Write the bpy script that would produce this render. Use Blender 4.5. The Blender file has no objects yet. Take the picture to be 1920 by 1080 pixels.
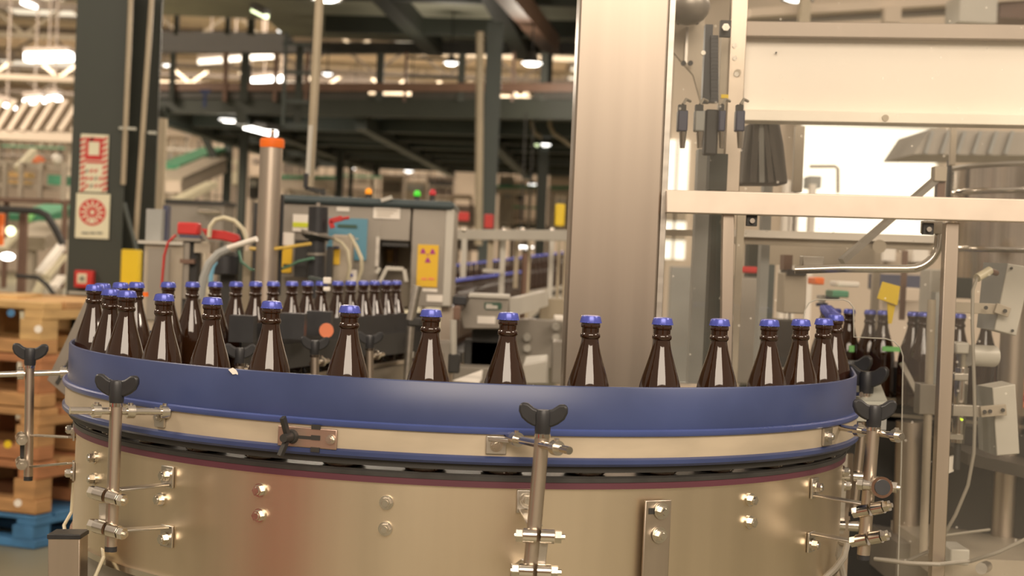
import bpy, math, random
from mathutils import Vector, Matrix
S = bpy.context.scene
COL = S.collection
random.seed(7)
# ---------------------------------------------------------------- camera, world, lights, exposure
CAMZ = 1.35
F = 3026.0
PITCH, ROLL = math.radians(-1.06), math.radians(2.46)
cd = bpy.data.cameras.new('camera'); cam = bpy.data.objects.new('camera', cd); COL.objects.link(cam)
cd.sensor_width = 36.0; cd.lens = F/1920*36.0; cd.clip_start = .05; cd.clip_end = 300
cam.matrix_world = Matrix.Translation((0, 0, CAMZ)) @ Matrix.Rotation(math.pi/2+PITCH, 4, 'X') @ Matrix.Rotation(ROLL, 4, 'Z')
cd.dof.use_dof = True; cd.dof.focus_distance = 2.55; cd.dof.aperture_fstop = 5.6
S.camera = cam
S.view_settings.view_transform = 'Standard'; S.view_settings.look = 'None'
S.view_settings.gamma = 1; S.view_settings.use_curve_mapping = False
S.view_settings.exposure = -0.22
w = bpy.data.worlds.new('world'); S.world = w; w.use_nodes = True
bg = w.node_tree.nodes['Background']; bg.inputs[0].default_value = (1.0, .815, .63, 1); bg.inputs[1].default_value = .55

def area(name, loc, target, sx, sy, power, color=(1, .845, .68)):
    l = bpy.data.lights.new(name, 'AREA'); l.shape = 'RECTANGLE'; l.size = sx; l.size_y = sy; l.energy = power; l.color = color
    o = bpy.data.objects.new(name, l); COL.objects.link(o); o.location = loc
    o.rotation_euler = (Vector(target)-Vector(loc)).to_track_quat('-Z', 'Y').to_euler()
    return o
area('bay_light_front', (.7, -3.6, 4.9), (.1, 2.6, 1.1), 6.0, 2.8, 640)
area('bay_light_side', (5.0, 1.0, 4.8), (1.6, 3.6, 1.0), 2.2, .9, 170)
area('bay_light_left', (-4.8, 3.0, 5.0), (-1.0, 6.0, .8), 1.6, .8, 190)
area('bay_light_aisle', (-.6, 9.3, 3.9), (-.6, 9.0, 0), 2.2, .5, 70)
area('fill_light_hall_left', (-9, 14, 6.4), (-8, 16, 0), 5, 3, 1500)  # this and the next four: unseen fills added to brighten the hall
area('fill_light_hall_far_left', (-12, 27, 6.9), (-12, 29, 0), 7, 4, 2600)
area('fill_light_hall_middle', (-1, 34, 6.9), (-1, 35, 0), 10, 4, 3600)
area('fill_light_hall_back', (-6, 50, 6.9), (-6, 52, 0), 20, 4, 4500)
area('fill_light_hall_right', (7, 10, 5.8), (5, 10.5, 0), 3, 2, 520)

# ---------------------------------------------------------------- helpers
CP, SP, CR, SR = math.cos(PITCH), math.sin(PITCH), math.cos(ROLL), math.sin(ROLL)
def P(px, py, D):                       # a pixel of the 1920x1080 frame at forward distance D (metres) -> world point
    u, v = px-960, py-540
    u, v = u*CR+v*SR, -u*SR+v*CR
    x, y, z = u/F, 1.0, -v/F
    y, z = y*CP-z*SP, y*SP+z*CP
    return Vector((x*D/y, D, CAMZ+z*D/y))
def ray(px, py):
    return P(px, py, 1.0)-Vector((0, 0, CAMZ))
CX, CY = -.0825, 3.073                  # centre of the bend
def on_cyl(px, py, r):                  # nearer intersection of a pixel ray with the bend's cylinder of radius r
    d = ray(px, py); a = d.x**2+d.y**2; b = -2*(d.x*CX+d.y*CY); c = CX*CX+CY*CY-r*r
    q = b*b-4*a*c
    t = (-b-math.sqrt(max(q, 0)))/(2*a)
    return Vector((0, 0, CAMZ))+d*t

class MB:
    def __init__(s): s.v = []; s.f = []
    def add(s, vs, fs):
        n = len(s.v); s.v += [Vector(a) for a in vs]; s.f += [tuple(i+n for i in f) for f in fs]; return s
    def obox(s, c, size, ax=None):
        c = Vector(c); hx, hy, hz = [a/2 for a in size]
        X, Y, Z = ax if ax else (Vector((1, 0, 0)), Vector((0, 1, 0)), Vector((0, 0, 1)))
        vs = [c+X*(hx*i)+Y*(hy*j)+Z*(hz*k) for k in (-1, 1) for j in (-1, 1) for i in (-1, 1)]
        return s.add(vs, [(0, 2, 3, 1), (4, 5, 7, 6), (0, 1, 5, 4), (2, 6, 7, 3), (0, 4, 6, 2), (1, 3, 7, 5)])
    def fb(s, x0, y0, x1, y1, D, dep):   # upright box whose front, seen at distance D, spans these pixels
        c = P((x0+x1)/2, (y0+y1)/2, D)
        return s.obox(c+Vector((0, dep/2, 0)), (abs(x1-x0)*D/F, dep, abs(y1-y0)*D/F))
    def bar(s, a, b, wd, ht, up=(0, 0, 1)):
        a, b = Vector(a), Vector(b); d = b-a; L = d.length; d.normalize(); up = Vector(up)
        side = d.cross(up)
        if side.length < 1e-4: side = d.cross(Vector((0, 1, 0)))
        side.normalize(); u2 = side.cross(d)
        return s.obox((a+b)/2, (L, wd, ht), (d, side, u2))
    def cyl(s, a, b, r, r2=None, n=16, cap=True):
        a, b = Vector(a), Vector(b); r2 = r if r2 is None else r2
        d = (b-a).normalized(); t = Vector((0, 0, 1)) if abs(d.z) < .9 else Vector((1, 0, 0))
        x = d.cross(t).normalized(); y = d.cross(x)
        vs = []
        for p, rr in ((a, r), (b, r2)):
            vs += [p+(x*math.cos(2*math.pi*i/n)+y*math.sin(2*math.pi*i/n))*rr for i in range(n)]
        fs = [(i, i+n, (i+1) % n+n, (i+1) % n) for i in range(n)]
        if cap: fs += [tuple(range(n)), tuple(range(2*n-1, n-1, -1))]
        return s.add(vs, fs)
    def tube(s, pts, r, n=10):
        pts = [Vector(p) for p in pts]; rings = []; prev = None
        for i, p in enumerate(pts):
            d = (pts[min(i+1, len(pts)-1)]-pts[max(i-1, 0)]).normalized()
            if prev is None:
                t = Vector((0, 0, 1)) if abs(d.z) < .9 else Vector((1, 0, 0)); x = d.cross(t).normalized()
            else: x = (prev-d*prev.dot(d)).normalized()
            prev = x; y = d.cross(x)
            rings.append([p+(x*math.cos(2*math.pi*k/n)+y*math.sin(2*math.pi*k/n))*r for k in range(n)])
        vs = [v for q in rings for v in q]; fs = []
        for i in range(len(pts)-1):
            for k in range(n): fs.append((i*n+k, i*n+(k+1) % n, (i+1)*n+(k+1) % n, (i+1)*n+k))
        fs += [tuple(range(n-1, -1, -1)), tuple(range((len(pts)-1)*n, len(pts)*n))]
        return s.add(vs, fs)
    def lathe(s, prof, c=(0, 0, 0), n=32, flute=None):
        c = Vector(c); vs = []; m = len(prof)
        for i in range(n):
            a = 2*math.pi*i/n
            for j, (r, z) in enumerate(prof):
                k = 1+(flute[j]*(1 if i % 2 else -1) if flute else 0)
                vs.append(c+Vector((math.cos(a)*r*k, math.sin(a)*r*k, z)))
        fs = []
        for i in range(n):
            for j in range(m-1):
                a, b = i*m+j, ((i+1) % n)*m+j
                fs.append((a, b, b+1, a+1))
        return s.add(vs, fs)
    def ribbon(s, path, nrm, prof):       # closed profile [(offset along normal, z)] swept along a level path
        m = len(prof); vs = []; fs = []
        for p, q in zip(path, nrm):
            for o, z in prof: vs.append(Vector((p[0]+q[0]*o, p[1]+q[1]*o, z)))
        for i in range(len(path)-1):
            for j in range(m):
                fs.append((i*m+j, i*m+(j+1) % m, (i+1)*m+(j+1) % m, (i+1)*m+j))
        fs += [tuple(range(m-1, -1, -1)), tuple(range((len(path)-1)*m, len(path)*m))]
        return s.add(vs, fs)
    def prism(s, poly, ext):
        poly = [Vector(p) for p in poly]; ext = Vector(ext); n = len(poly)
        fs = [tuple(range(n)), tuple(range(2*n-1, n-1, -1))] + [(i, i+n, (i+1) % n+n, (i+1) % n) for i in range(n)]
        return s.add(poly+[p+ext for p in poly], fs)
    def pp(s, pix, D, dep):               # polygon of pixels at distance D, with thickness
        return s.prism([P(x, y, D) for x, y in pix], (0, dep, 0))
    def ball(s, c, r, n=12, m=8, sz=1.0):
        prof = [(r*math.sin(math.pi*j/m), -r*sz*math.cos(math.pi*j/m)) for j in range(m+1)]
        return s.lathe(prof, c, n)
    def hexbolt(s, p, nrm, r=.009, h=.007, washer=True):
        p = Vector(p); nrm = Vector(nrm).normalized()
        if washer: s.cyl(p, p+nrm*.003, r*1.25, n=18)
        s.cyl(p+nrm*.003, p+nrm*(.003+h), r, r*.96, n=6)
        s.cyl(p+nrm*(.003+h), p+nrm*(.005+h), r*.7, r*.6, n=12)
        return s

def base_of(o):
    t = Vector((0, 0, 0))
    while o is not None: t += o.location; o = o.parent
    return t
def build(mb, name, m, parent=None, bevel=0, smooth=True, loc=None):
    off = base_of(parent) if parent is not None else (Vector(loc) if loc is not None else Vector((0, 0, 0)))
    me = bpy.data.meshes.new(name)
    me.from_pydata([tuple(v-off) for v in mb.v], [], mb.f)
    me.update()
    if smooth:
        me.polygons.foreach_set('use_smooth', [True]*len(me.polygons))
        me.set_sharp_from_angle(angle=math.radians(38))
    me.materials.append(m)
    o = bpy.data.objects.new(name, me); COL.objects.link(o)
    if parent is not None: o.parent = parent
    elif loc is not None: o.location = loc
    if bevel:
        b = o.modifiers.new('edge', 'BEVEL'); b.width = bevel; b.segments = 2; b.limit_method = 'ANGLE'
    return o
def tag(o, label, cat, group=None):
    o['label'] = label; o['category'] = cat
    if group: o['group'] = group
    return o
def thing(name, label, cat, loc, group=None):
    o = bpy.data.objects.new(name, None); o.empty_display_size = .05; COL.objects.link(o); o.location = loc
    return tag(o, label, cat, group)
def solo(mb, name, m, label, cat, group=None, bevel=0, smooth=True):
    xs = [v.x for v in mb.v]; ys = [v.y for v in mb.v]; zs = [v.z for v in mb.v]
    loc = ((min(xs)+max(xs))/2, (min(ys)+max(ys))/2, min(zs))
    return tag(build(mb, name, m, None, bevel, smooth, loc), label, cat, group)
def struct(mb, name, m, parent=None, bevel=0, smooth=False):
    o = build(mb, name, m, parent, bevel, smooth)
    if parent is None: o['kind'] = 'structure'
    return o
def copy_tree(o, loc, label=None, group=None):
    r = o.copy(); COL.objects.link(r); r.location = loc
    if label: r['label'] = label
    if group: r['group'] = group
    for ch in o.children:
        c = ch.copy(); COL.objects.link(c); c.parent = r
        for g in ch.children:
            d = g.copy(); COL.objects.link(d); d.parent = c
    return r
def text(body, p, size, m, parent, name='lettering', depth=.0006, sx=1.0):
    c = bpy.data.curves.new(name, 'FONT'); c.body = body; c.size = size; c.extrude = depth; c.align_x = 'CENTER'; c.align_y = 'CENTER'
    c.materials.append(m)
    o = bpy.data.objects.new(name, c); COL.objects.link(o); o.parent = parent
    o.location = Vector(p)-base_of(parent); o.rotation_euler = (math.pi/2, 0, 0); o.scale = (sx, 1, 1)
    return o
def dash(n):
    T = ['', 'first', 'second', 'third', 'fourth', 'fifth', 'sixth', 'seventh', 'eighth', 'ninth', 'tenth', 'eleventh', 'twelfth', 'thirteenth',
         'fourteenth', 'fifteenth', 'sixteenth', 'seventeenth', 'eighteenth', 'nineteenth', 'twentieth']
    if n <= 20: return T[n]
    t = {2: 'twenty', 3: 'thirty', 4: 'forty', 5: 'fifty'}[n//10]
    return {2: 'twentieth', 3: 'thirtieth', 4: 'fortieth', 5: 'fiftieth'}[n//10] if n % 10 == 0 else t+'-'+T[n % 10]

# ---------------------------------------------------------------- materials
def mat(name, col, rough=.5, metal=0.0, var=.12, scale=(6, 6, 6), rvar=.08, bump=0.0, coat=0.0, spec=.5, emit=None, es=0.0):
    m = bpy.data.materials.new(name); m.use_nodes = True; nt = m.node_tree; b = nt.nodes['Principled BSDF']
    b.inputs['Roughness'].default_value = rough; b.inputs['Metallic'].default_value = metal
    b.inputs['Coat Weight'].default_value = coat; b.inputs['Specular IOR Level'].default_value = spec
    b.inputs['Base Color'].default_value = (*col, 1)
    if emit: b.inputs['Emission Color'].default_value = (*emit, 1); b.inputs['Emission Strength'].default_value = es
    if var or rvar or bump:
        tc = nt.nodes.new('ShaderNodeTexCoord'); mp = nt.nodes.new('ShaderNodeMapping'); mp.inputs['Scale'].default_value = scale
        nz = nt.nodes.new('ShaderNodeTexNoise'); nz.inputs['Scale'].default_value = 1.0; nz.inputs['Detail'].default_value = 4
        nt.links.new(tc.outputs['Object'], mp.inputs['Vector']); nt.links.new(mp.outputs['Vector'], nz.inputs['Vector'])
        rp = nt.nodes.new('ShaderNodeValToRGB'); rp.color_ramp.elements[0].position = .3; rp.color_ramp.elements[1].position = .7
        rp.color_ramp.elements[0].color = (*[c*(1-var) for c in col], 1); rp.color_ramp.elements[1].color = (*[min(1, c*(1+var)) for c in col], 1)
        nt.links.new(nz.outputs['Fac'], rp.inputs['Fac']); nt.links.new(rp.outputs['Color'], b.inputs['Base Color'])
        if rvar:
            mr = nt.nodes.new('ShaderNodeMapRange'); mr.inputs['To Min'].default_value = max(.02, rough-rvar); mr.inputs['To Max'].default_value = min(1, rough+rvar)
            nt.links.new(nz.outputs['Fac'], mr.inputs['Value']); nt.links.new(mr.outputs['Result'], b.inputs['Roughness'])
        if bump:
            bp = nt.nodes.new('ShaderNodeBump'); bp.inputs['Strength'].default_value = bump; bp.inputs['Distance'].default_value = .002
            nt.links.new(nz.outputs['Fac'], bp.inputs['Height']); nt.links.new(bp.outputs['Normal'], b.inputs['Normal'])
    return m
M = {}
M['steel'] = mat('brushed_stainless', (.58, .54, .48), .34, 1.0, .07, (9, 9, 60), .06, .05)
M['steel_v'] = mat('stainless_vertical_grain', (.54, .46, .38), .36, 1.0, .035, (40, 40, 1.2), .02, .0)
M['drum'] = mat('drum_stainless', (.76, .645, .485), .36, 1.0, .10, (7, 7, .5), .06, .0)
M['polish'] = mat('polished_stainless', (.72, .67, .60), .14, 1.0, .04, (20, 20, 20), .04)
M['bolt'] = mat('bolt_steel', (.70, .65, .57), .24, 1.0, .08, (60, 60, 60), .05)
M['strip'] = mat('worn_steel_strip', (.50, .42, .31), .5, .25, .10, (8, 8, 30), .1)
M['blue'] = mat('blue_plastic', (.038, .055, .145), .34, 0, .18, (5, 5, 5), .12, .0)
M['blue_lip'] = mat('blue_plastic_lip', (.055, .080, .235), .3, 0, .1, (9, 9, 9), .06)
M['maroon'] = mat('maroon_wear_strip', (.10, .028, .042), .5, 0, .12)
M['black'] = mat('black_plastic', (.022, .022, .024), .42, 0, .15, (30, 30, 30))
M['dark'] = mat('dark_metal', (.034, .032, .029), .55, .1, .15)
M['chain'] = mat('grey_chain_plastic', (.035, .033, .031), .45, 0, .2, (30, 30, 30))
M['glass_b'] = mat('brown_bottle_glass', (.026, .010, .004), .05, 0, .0, rvar=0, coat=.15, spec=.55)
M['cap'] = mat('blue_crown_cap', (.075, .095, .44), .26, .2, .05, (40, 40, 40), .05)
M['capw'] = mat('pale_cap', (.65, .66, .72), .3, 0, 0, rvar=0)
M['wood'] = mat('pallet_wood', (.46, .25, .10), .75, 0, .35, (3, 3, 14), .05, .3)
M['wood2'] = mat('pallet_wood_pale', (.56, .36, .15), .75, 0, .3, (3, 3, 14), .05, .3)
M['wood3'] = mat('pallet_wood_red', (.40, .17, .07), .75, 0, .3, (3, 3, 14), .05, .3)
M['bluep'] = mat('blue_pallet_paint', (.05, .17, .34), .6, 0, .25, (6, 6, 6))
M['gcol'] = mat('green_column_paint', (.030, .036, .027), .55, 0, .12, (3, 3, 3))
M['gdark'] = mat('dark_green_steel', (.028, .032, .023), .6, 0, .2, (2, 2, 2))
M['gmid'] = mat('mid_green_steel', (.055, .068, .062), .55, 0, .15, (2, 2, 2))
M['deck'] = mat('mezzanine_underside', (.10, .105, .075), .7, 0, .3, (1, 1, 1))
M['pipe'] = mat('tan_pipe', (.36, .30, .21), .45, .2, .1)
M['beige'] = mat('beige_painted_steel', (.42, .36, .28), .5, .2, .12)
M['cream'] = mat('cream_wall_sheet', (.60, .50, .40), .7, 0, .1, (.6, .6, .6))
M['white'] = mat('white_plate', (.80, .74, .66), .5, 0, .05)
M['grey'] = mat('grey_enamel', (.30, .30, .28), .45, 0, .1)
M['greyp'] = mat('grey_cabinet_steel', (.30, .27, .23), .42, .6, .10, (5, 5, 5))
M['lgrey'] = mat('pale_grey_box', (.50, .47, .41), .45, .1, .06)
M['teal'] = mat('dark_teal_lid', (.055, .075, .080), .35, 0, .1)
M['panel'] = mat('blue_membrane_panel', (.10, .26, .35), .4, 0, .05)
M['disp'] = mat('dark_green_display', (.05, .10, .07), .3, 0, .05)
M['red'] = mat('red_paint', (.50, .025, .022), .4, 0, .15)
M['redsign'] = mat('red_sign_print', (.50, .035, .03), .55, 0, .1)
M['signw'] = mat('sign_cream', (.66, .64, .47), .55, 0, .05)
M['ink'] = mat('sign_grey_ink', (.20, .20, .16), .6, 0, 0, rvar=0)
M['orange'] = mat('orange_plastic', (.85, .16, .01), .4, 0, .05)
M['orange2'] = mat('faded_orange_print', (.75, .22, .10), .5, 0, .1)
M['yellow'] = mat('yellow_plastic', (.72, .50, .01), .45, 0, .06)
M['ysign'] = mat('yellow_sign', (.72, .44, .02), .5, 0, .08)
M['mag'] = mat('magenta_print', (.36, .03, .20), .5, 0, .05)
M['green'] = mat('green_belt', (.08, .30, .17), .5, 0, .2)
M['lime'] = mat('lime_green_strip', (.20, .55, .17), .5, 0, .1)
M['hosec'] = mat('cream_hose', (.62, .56, .40), .4, 0, .05)
M['hosey'] = mat('yellow_hose', (.62, .42, .08), .4, 0, .05)
M['hoseg'] = mat('green_hose', (.10, .24, .16), .4, 0, .05)
M['hoseb'] = mat('blue_hose', (.20, .45, .62), .4, 0, .05)
M['cable'] = mat('grey_cable', (.30, .27, .22), .5, 0, .05)
M['floor'] = mat('green_grey_floor', (.22, .205, .14), .45, 0, .2, (.8, .8, .8), .1)
M['roof'] = mat('roof_sheet', (.66, .54, .42), .7, 0, .12, (.5, .5, .5))
M['truss'] = mat('truss_grey', (.22, .18, .15), .6, 0, .15)
M['stone'] = mat('grey_green_block', (.42, .42, .36), .5, 0, .06)
M['navy'] = mat('dark_navy_plastic', (.05, .055, .10), .4, 0, .1)
M['sleeve'] = mat('dark_grey_sleeve', (.10, .088, .075), .8, 0, .2, (20, 20, 3))
M['brown'] = mat('brown_paint', (.16, .09, .06), .5, 0, .1)
M['lamp'] = mat('lamp_glow', (1, 1, 1), .5, 0, 0, rvar=0, emit=(1, .96, .90), es=7.0)
M['lampy'] = mat('lamp_glow_greenish', (1, 1, 1), .5, 0, 0, rvar=0, emit=(.85, 1, .55), es=2.5)
M['winglow'] = mat('daylit_window', (1, 1, 1), .5, 0, 0, rvar=0, emit=(1, .93, .74), es=1.25)
M['rooflight'] = mat('daylit_rooflight', (1, 1, 1), .5, 0, 0, rvar=0, emit=(1, .88, .70), es=.95)
M['amberb'] = mat('amber_beacon', (.8, .3, .01), .3, 0, 0, rvar=0, emit=(1, .30, .01), es=.5)
M['greenb'] = mat('green_beacon', (.05, .5, .03), .3, 0, 0, rvar=0, emit=(.1, 1, .03), es=.35)
M['redb'] = mat('red_beacon', (.45, .02, .03), .3, 0, 0, rvar=0, emit=(1, .04, .05), es=.12)
M['led'] = mat('yellow_led', (.6, .8, .02), .3, 0, 0, rvar=0, emit=(.7, 1, .05), es=1.5)
def pane_mat(name, haze, tint=(1, .93, .82)):
    m = bpy.data.materials.new(name); m.use_nodes = True; nt = m.node_tree; nt.nodes.remove(nt.nodes['Principled BSDF'])
    out = nt.nodes['Material Output']
    tr = nt.nodes.new('ShaderNodeBsdfTransparent'); tr.inputs[0].default_value = (.96, .96, .95, 1)
    df = nt.nodes.new('ShaderNodeBsdfDiffuse'); df.inputs[0].default_value = (*tint, 1)
    gl = nt.nodes.new('ShaderNodeBsdfGlossy'); gl.inputs['Roughness'].default_value = .03
    tc = nt.nodes.new('ShaderNodeTexCoord')
    nz = nt.nodes.new('ShaderNodeTexNoise'); nz.inputs['Scale'].default_value = 5; nz.inputs['Detail'].default_value = 5
    vo = nt.nodes.new('ShaderNodeTexVoronoi'); vo.inputs['Scale'].default_value = 26
    nt.links.new(tc.outputs['Object'], nz.inputs['Vector']); nt.links.new(tc.outputs['Object'], vo.inputs['Vector'])
    mr = nt.nodes.new('ShaderNodeMapRange'); mr.inputs['To Min'].default_value = haze*.5; mr.inputs['To Max'].default_value = haze*1.5
    nt.links.new(nz.outputs['Fac'], mr.inputs['Value'])
    sp = nt.nodes.new('ShaderNodeMapRange'); sp.inputs['From Min'].default_value = .05; sp.inputs['From Max'].default_value = .09
    sp.inputs['To Min'].default_value = .22; sp.inputs['To Max'].default_value = 0
    nt.links.new(vo.outputs['Distance'], sp.inputs['Value'])
    ad = nt.nodes.new('ShaderNodeMath'); ad.operation = 'ADD'; ad.use_clamp = True
    nt.links.new(mr.outputs['Result'], ad.inputs[0]); nt.links.new(sp.outputs['Result'], ad.inputs[1])
    m1 = nt.nodes.new('ShaderNodeMixShader'); nt.links.new(ad.outputs[0], m1.inputs['Fac'])
    nt.links.new(tr.outputs[0], m1.inputs[1]); nt.links.new(df.outputs[0], m1.inputs[2])
    fr = nt.nodes.new('ShaderNodeFresnel'); fr.inputs['IOR'].default_value = 1.35
    m2 = nt.nodes.new('ShaderNodeMixShader'); nt.links.new(fr.outputs[0], m2.inputs['Fac'])
    nt.links.new(m1.outputs[0], m2.inputs[1]); nt.links.new(gl.outputs[0], m2.inputs[2])
    nt.links.new(m2.outputs[0], out.inputs['Surface'])
    return m
M['pane'] = pane_mat('dusty_clear_pane', .020)
M['acryl'] = mat('acrylic_edge', (.50, .48, .42), .3, 0, 0, rvar=0)
M['beam'] = mat('grey_brown_beam', (.055, .050, .042), .6, 0, .15)
M['satin'] = mat('satin_stainless_rail', (.72, .62, .52), .42, .55, .06, (12, 12, 12), .05)
M['tank'] = mat('tank_painted_reflections', (.60, .53, .46), .2, 1.0, .5, (22, 22, .1), .08)  # strong vertical colour streaks imitate reflections of the room
M['col'] = mat('column_stainless', (.44, .375, .31), .34, 1.0, .03, (30, 30, 1.0), .02)
M['deckp'] = mat('pale_deck_underside', (.30, .29, .22), .7, 0, .25, (.8, .8, .8))
M['shade'] = mat('dark_brown_machine', (.07, .06, .048), .5, .2, .2)
# ---------------------------------------------------------------- the setting
struct(MB().obox((0, 26, -.05), (70, 80, .1)), 'floor', M['floor'])
struct(MB().obox((0, 64, 4.2), (80, .2, 8.4)), 'wall_back', M['cream'])
struct(MB().obox((0, 40, 7.3), (80, 60, .1)), 'ceiling', M['roof'])
struct(MB().obox((6.6, 16.1, 2.6), (10.2, .2, 5.2)), 'wall_right', M['cream'])
# bright daylit window in the right wall (a tall roll-up opening with a frame)
wx = [P(1500, 300, 15.9).x, P(1758, 300, 15.9).x]; z1 = P(1620, 236, 15.9).z; z0 = P(1620, 440, 15.9).z
wn = struct(MB().obox(((wx[0]+wx[1])/2, 15.96, (z0+z1)/2), (wx[1]-wx[0], .04, z1-z0)), 'window_1', M['winglow'])
fr = MB()
fr.obox(((wx[0]+wx[1])/2, 15.92, z1+.03), (wx[1]-wx[0]+.12, .1, .06)); fr.obox(((wx[0]+wx[1])/2, 15.92, z0-.03), (wx[1]-wx[0]+.12, .1, .06))
fr.obox((wx[0]-.03, 15.92, (z0+z1)/2), (.06, .1, z1-z0)); fr.obox((wx[1]+.03, 15.92, (z0+z1)/2), (.06, .1, z1-z0))
struct(fr, 'window_frame', M['beige'], wn)
wx = [P(1246, 300, 15.9).x, P(1292, 300, 15.9).x]; z1 = P(1270, 262, 15.9).z; z0 = P(1270, 486, 15.9).z
w2 = struct(MB().obox(((wx[0]+wx[1])/2, 15.96, (z0+z1)/2), (wx[1]-wx[0], .04, z1-z0)), 'window_2', M['winglow'])
g = MB()
for t in (.52,): g.obox((wx[0]+(wx[1]-wx[0])*t, 15.93, (z0+z1)/2), (.02, .05, z1-z0))
for t in (.20, .36): g.obox(((wx[0]+wx[1])/2, 15.93, z0+(z1-z0)*t), (wx[1]-wx[0], .05, .10))
struct(g, 'window_frame', M['beige'], w2)
# roof: rooflights between purlins and trusses, some added and enlarged to brighten the ceiling
def rooflight(n, x, y, sx, sy):
    o = struct(MB().obox((x, y, 7.22), (sx, sy, .04)), 'window_%d' % n, M['rooflight'])
    q = MB()
    for s in (-1, 1): q.obox((x+s*(sx/2+.06), y, 7.18), (.12, sy+.24, .14)); q.obox((x, y+s*(sy/2+.06), 7.18), (sx, .12, .14))
    struct(q, 'window_frame', M['truss'], o)
n = 3
for (x, y, sx, sy) in ((-12.2, 40, 2.2, 5), (-16.5, 42, 2.2, 6), (-15, 54, 5, 3), (-9, 46, 3, 3), (-7, 56, 4, 3), (-2, 44, 3, 5), (3, 50, 3, 5), (13, 40, 5, 4), (8.0, 36, 3, 4)):
    rooflight(n, x, y, sx, sy); n += 1
k = 1
for y in range(24, 64, 5):
    q = MB()
    q.obox((0, y, 7.0), (70, .14, .16)); q.obox((0, y, 6.2), (70, .12, .12))
    for i in range(-16, 16):
        q.bar((i*2, y, 6.22), (i*2+1, y, 6.98), .07, .07, (0, 1, 0)); q.bar((i*2+1, y, 6.98), (i*2+2, y, 6.22), .07, .07, (0, 1, 0))
    struct(q, 'trim_%d' % k, M['truss'] if k % 2 else M['beige']); k += 1

# ---------------------------------------------------------------- mezzanines
def H(a, D, dD=0): return P(a[0], a[1], D)
lo = thing('lower_mezzanine', 'dark green steel mezzanine, the lower of two decks across the aisle', 'mezzanine', (-2, 16, 0))
z = P(700, 214, 16.5).z
X0 = P(292, 200, 17.4).x; X1 = P(1085, 200, 16).x
build(MB().prism([(X0, 17.4, z+.10), (X1+.6, 16.2, z+.10), (X1+1.2, 26.5, z+.10), (X0+.9, 26.5, z+.10)], (0, 0, .10)), 'deck', M['deck'], lo)
build(MB().bar(P(235, 193, 17.5), P(1090, 206, 16), .16, .21), 'edge_beam', M['gdark'], lo)
build(MB().bar(P(290, 163, 17.3), P(1090, 165, 15.9), .08, .085), 'rail', M['brown'], lo)
for i, t in enumerate((.10, .24, .38, .52, .66, .8, .95)):
    a = Vector((X0+.2, 17.6+9*t, z+.02)); b = Vector((X1+.9, 16.6+9.4*t, z+.02))
    build(MB().bar(a, b, .14, .17), 'joist', M['gdark'] if i % 2 else M['gmid'], lo)
for t in (.0, .22, .5, .78):
    xa = X0+(X1-X0)*t
    build(MB().bar((xa, 17, z-.04), (xa+.6, 26.4, z-.04), .12, .16), 'girder', M['gdark'] if t in (.22,) else M['gmid'], lo)
for px, wd in ((322, 9), (422, 7), (458, 15), (516, 7), (575, 7), (712, 14), (760, 5), (865, 13), (962, 6), (1020, 14)):
    D = 17.2-(px-290)/800*1.3
    build(MB().fb(px-wd/2, 98, px+wd/2, 190, D, .07), 'post', M['gdark'] if wd > 8 else M['brown'], lo)
for (x0, y0, x1, y1) in ((760, 108, 862, 112), (760, 141, 862, 145)):
    build(MB().fb(x0, y0, x1, y1, 16.6, .05), 'rail', M['dark'], lo)
for xa_, xb_ in ((240, 690), (772, 925), (1000, 1090)):
    f_ = lambda q: 17.3-(q-290)/800*1.4
    build(MB().bar(P(xa_, 176, f_(xa_)), P(xb_, 178, f_(xb_)), .03, .09), 'kick_plate', M['beam'], lo)
build(MB().bar(P(300, 209, 17.2), P(492, 264, 24), .12, .12), 'brace', M['gdark'], lo)
build(MB().bar(P(372, 232, 20), P(404, 300, 20), .07, .09), 'brace', M['gdark'], lo)
for px, y0, y1, D, wd in ((422, 225, 560, 21, 14), (453, 120, 560, 19, 15), (637, 232, 380, 22, 13), (657, 280, 380, 24, 7), (707, 262, 330, 25, 8)):
    build(MB().fb(px-wd/2, y0, px+wd/2, y1, D, .12), 'column', M['gdark'] if px > 425 else M['gmid'], lo)
build(MB().fb(375, 168, 394, 174, 16.9, .03).fb(381, 174, 386, 201, 16.9, .03), 'sign_bracket', mat('dark_blue_paint', (.015, .03, .10), .5), lo, )
up = thing('upper_mezzanine', 'dark green steel mezzanine, the higher deck under the roof with tan edge beam', 'mezzanine', (-2, 12, 0))
z = CAMZ+2.85
xl = P(286, 60, 20).x
build(MB().prism([(-5.0, 8.6, z), (2.4, 8.6, z), (2.4, 21.8, z), (-3.2, 21.8, z), (-3.2, 20.2, z), (-5.4, 20.2, z)], (0, 0, .15)), 'deck', M['deckp'], up)
build(MB().bar(P(286, 80, 22.4), P(545, 82, 22), .2, .28), 'edge_beam', M['beam'], up)
build(MB().bar(P(540, 91, 22), P(1090, 91, 21.2), .2, .14), 'edge_beam', M['beam'], up)
for i, (yy, dd) in enumerate(((10.5, 0), (12.6, .05), (14.8, 0), (17, .05), (19.4, 0))):
    build(MB().bar((-2.4 if i > 3 else -4.4, yy+.3, z-.1), (2.3, yy-.3, z-.1), .15, .2), 'joist', M['gdark'] if i != 2 else M['gmid'], up)
for xa, xb in ((-1.6, -.75), (-.4, .42), (.9, 1.7)):
    build(MB().bar((xa-.5, 9, z-.12), (xb-.4, 21.4, z-.12), .2, .22), 'girder', M['gdark'] if xa < 0 else M['brown'], up)
for px, wd in ((330, 8), (426, 8), (470, 12)):
    build(MB().fb(px-wd/2, 20, px+wd/2, 64, 20.5, .1), 'hanger', M['gdark'], up)
build(MB().bar(P(942, -30, 13), P(1035, 85, 18), .16, .2), 'girder', M['brown'], up)

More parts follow.
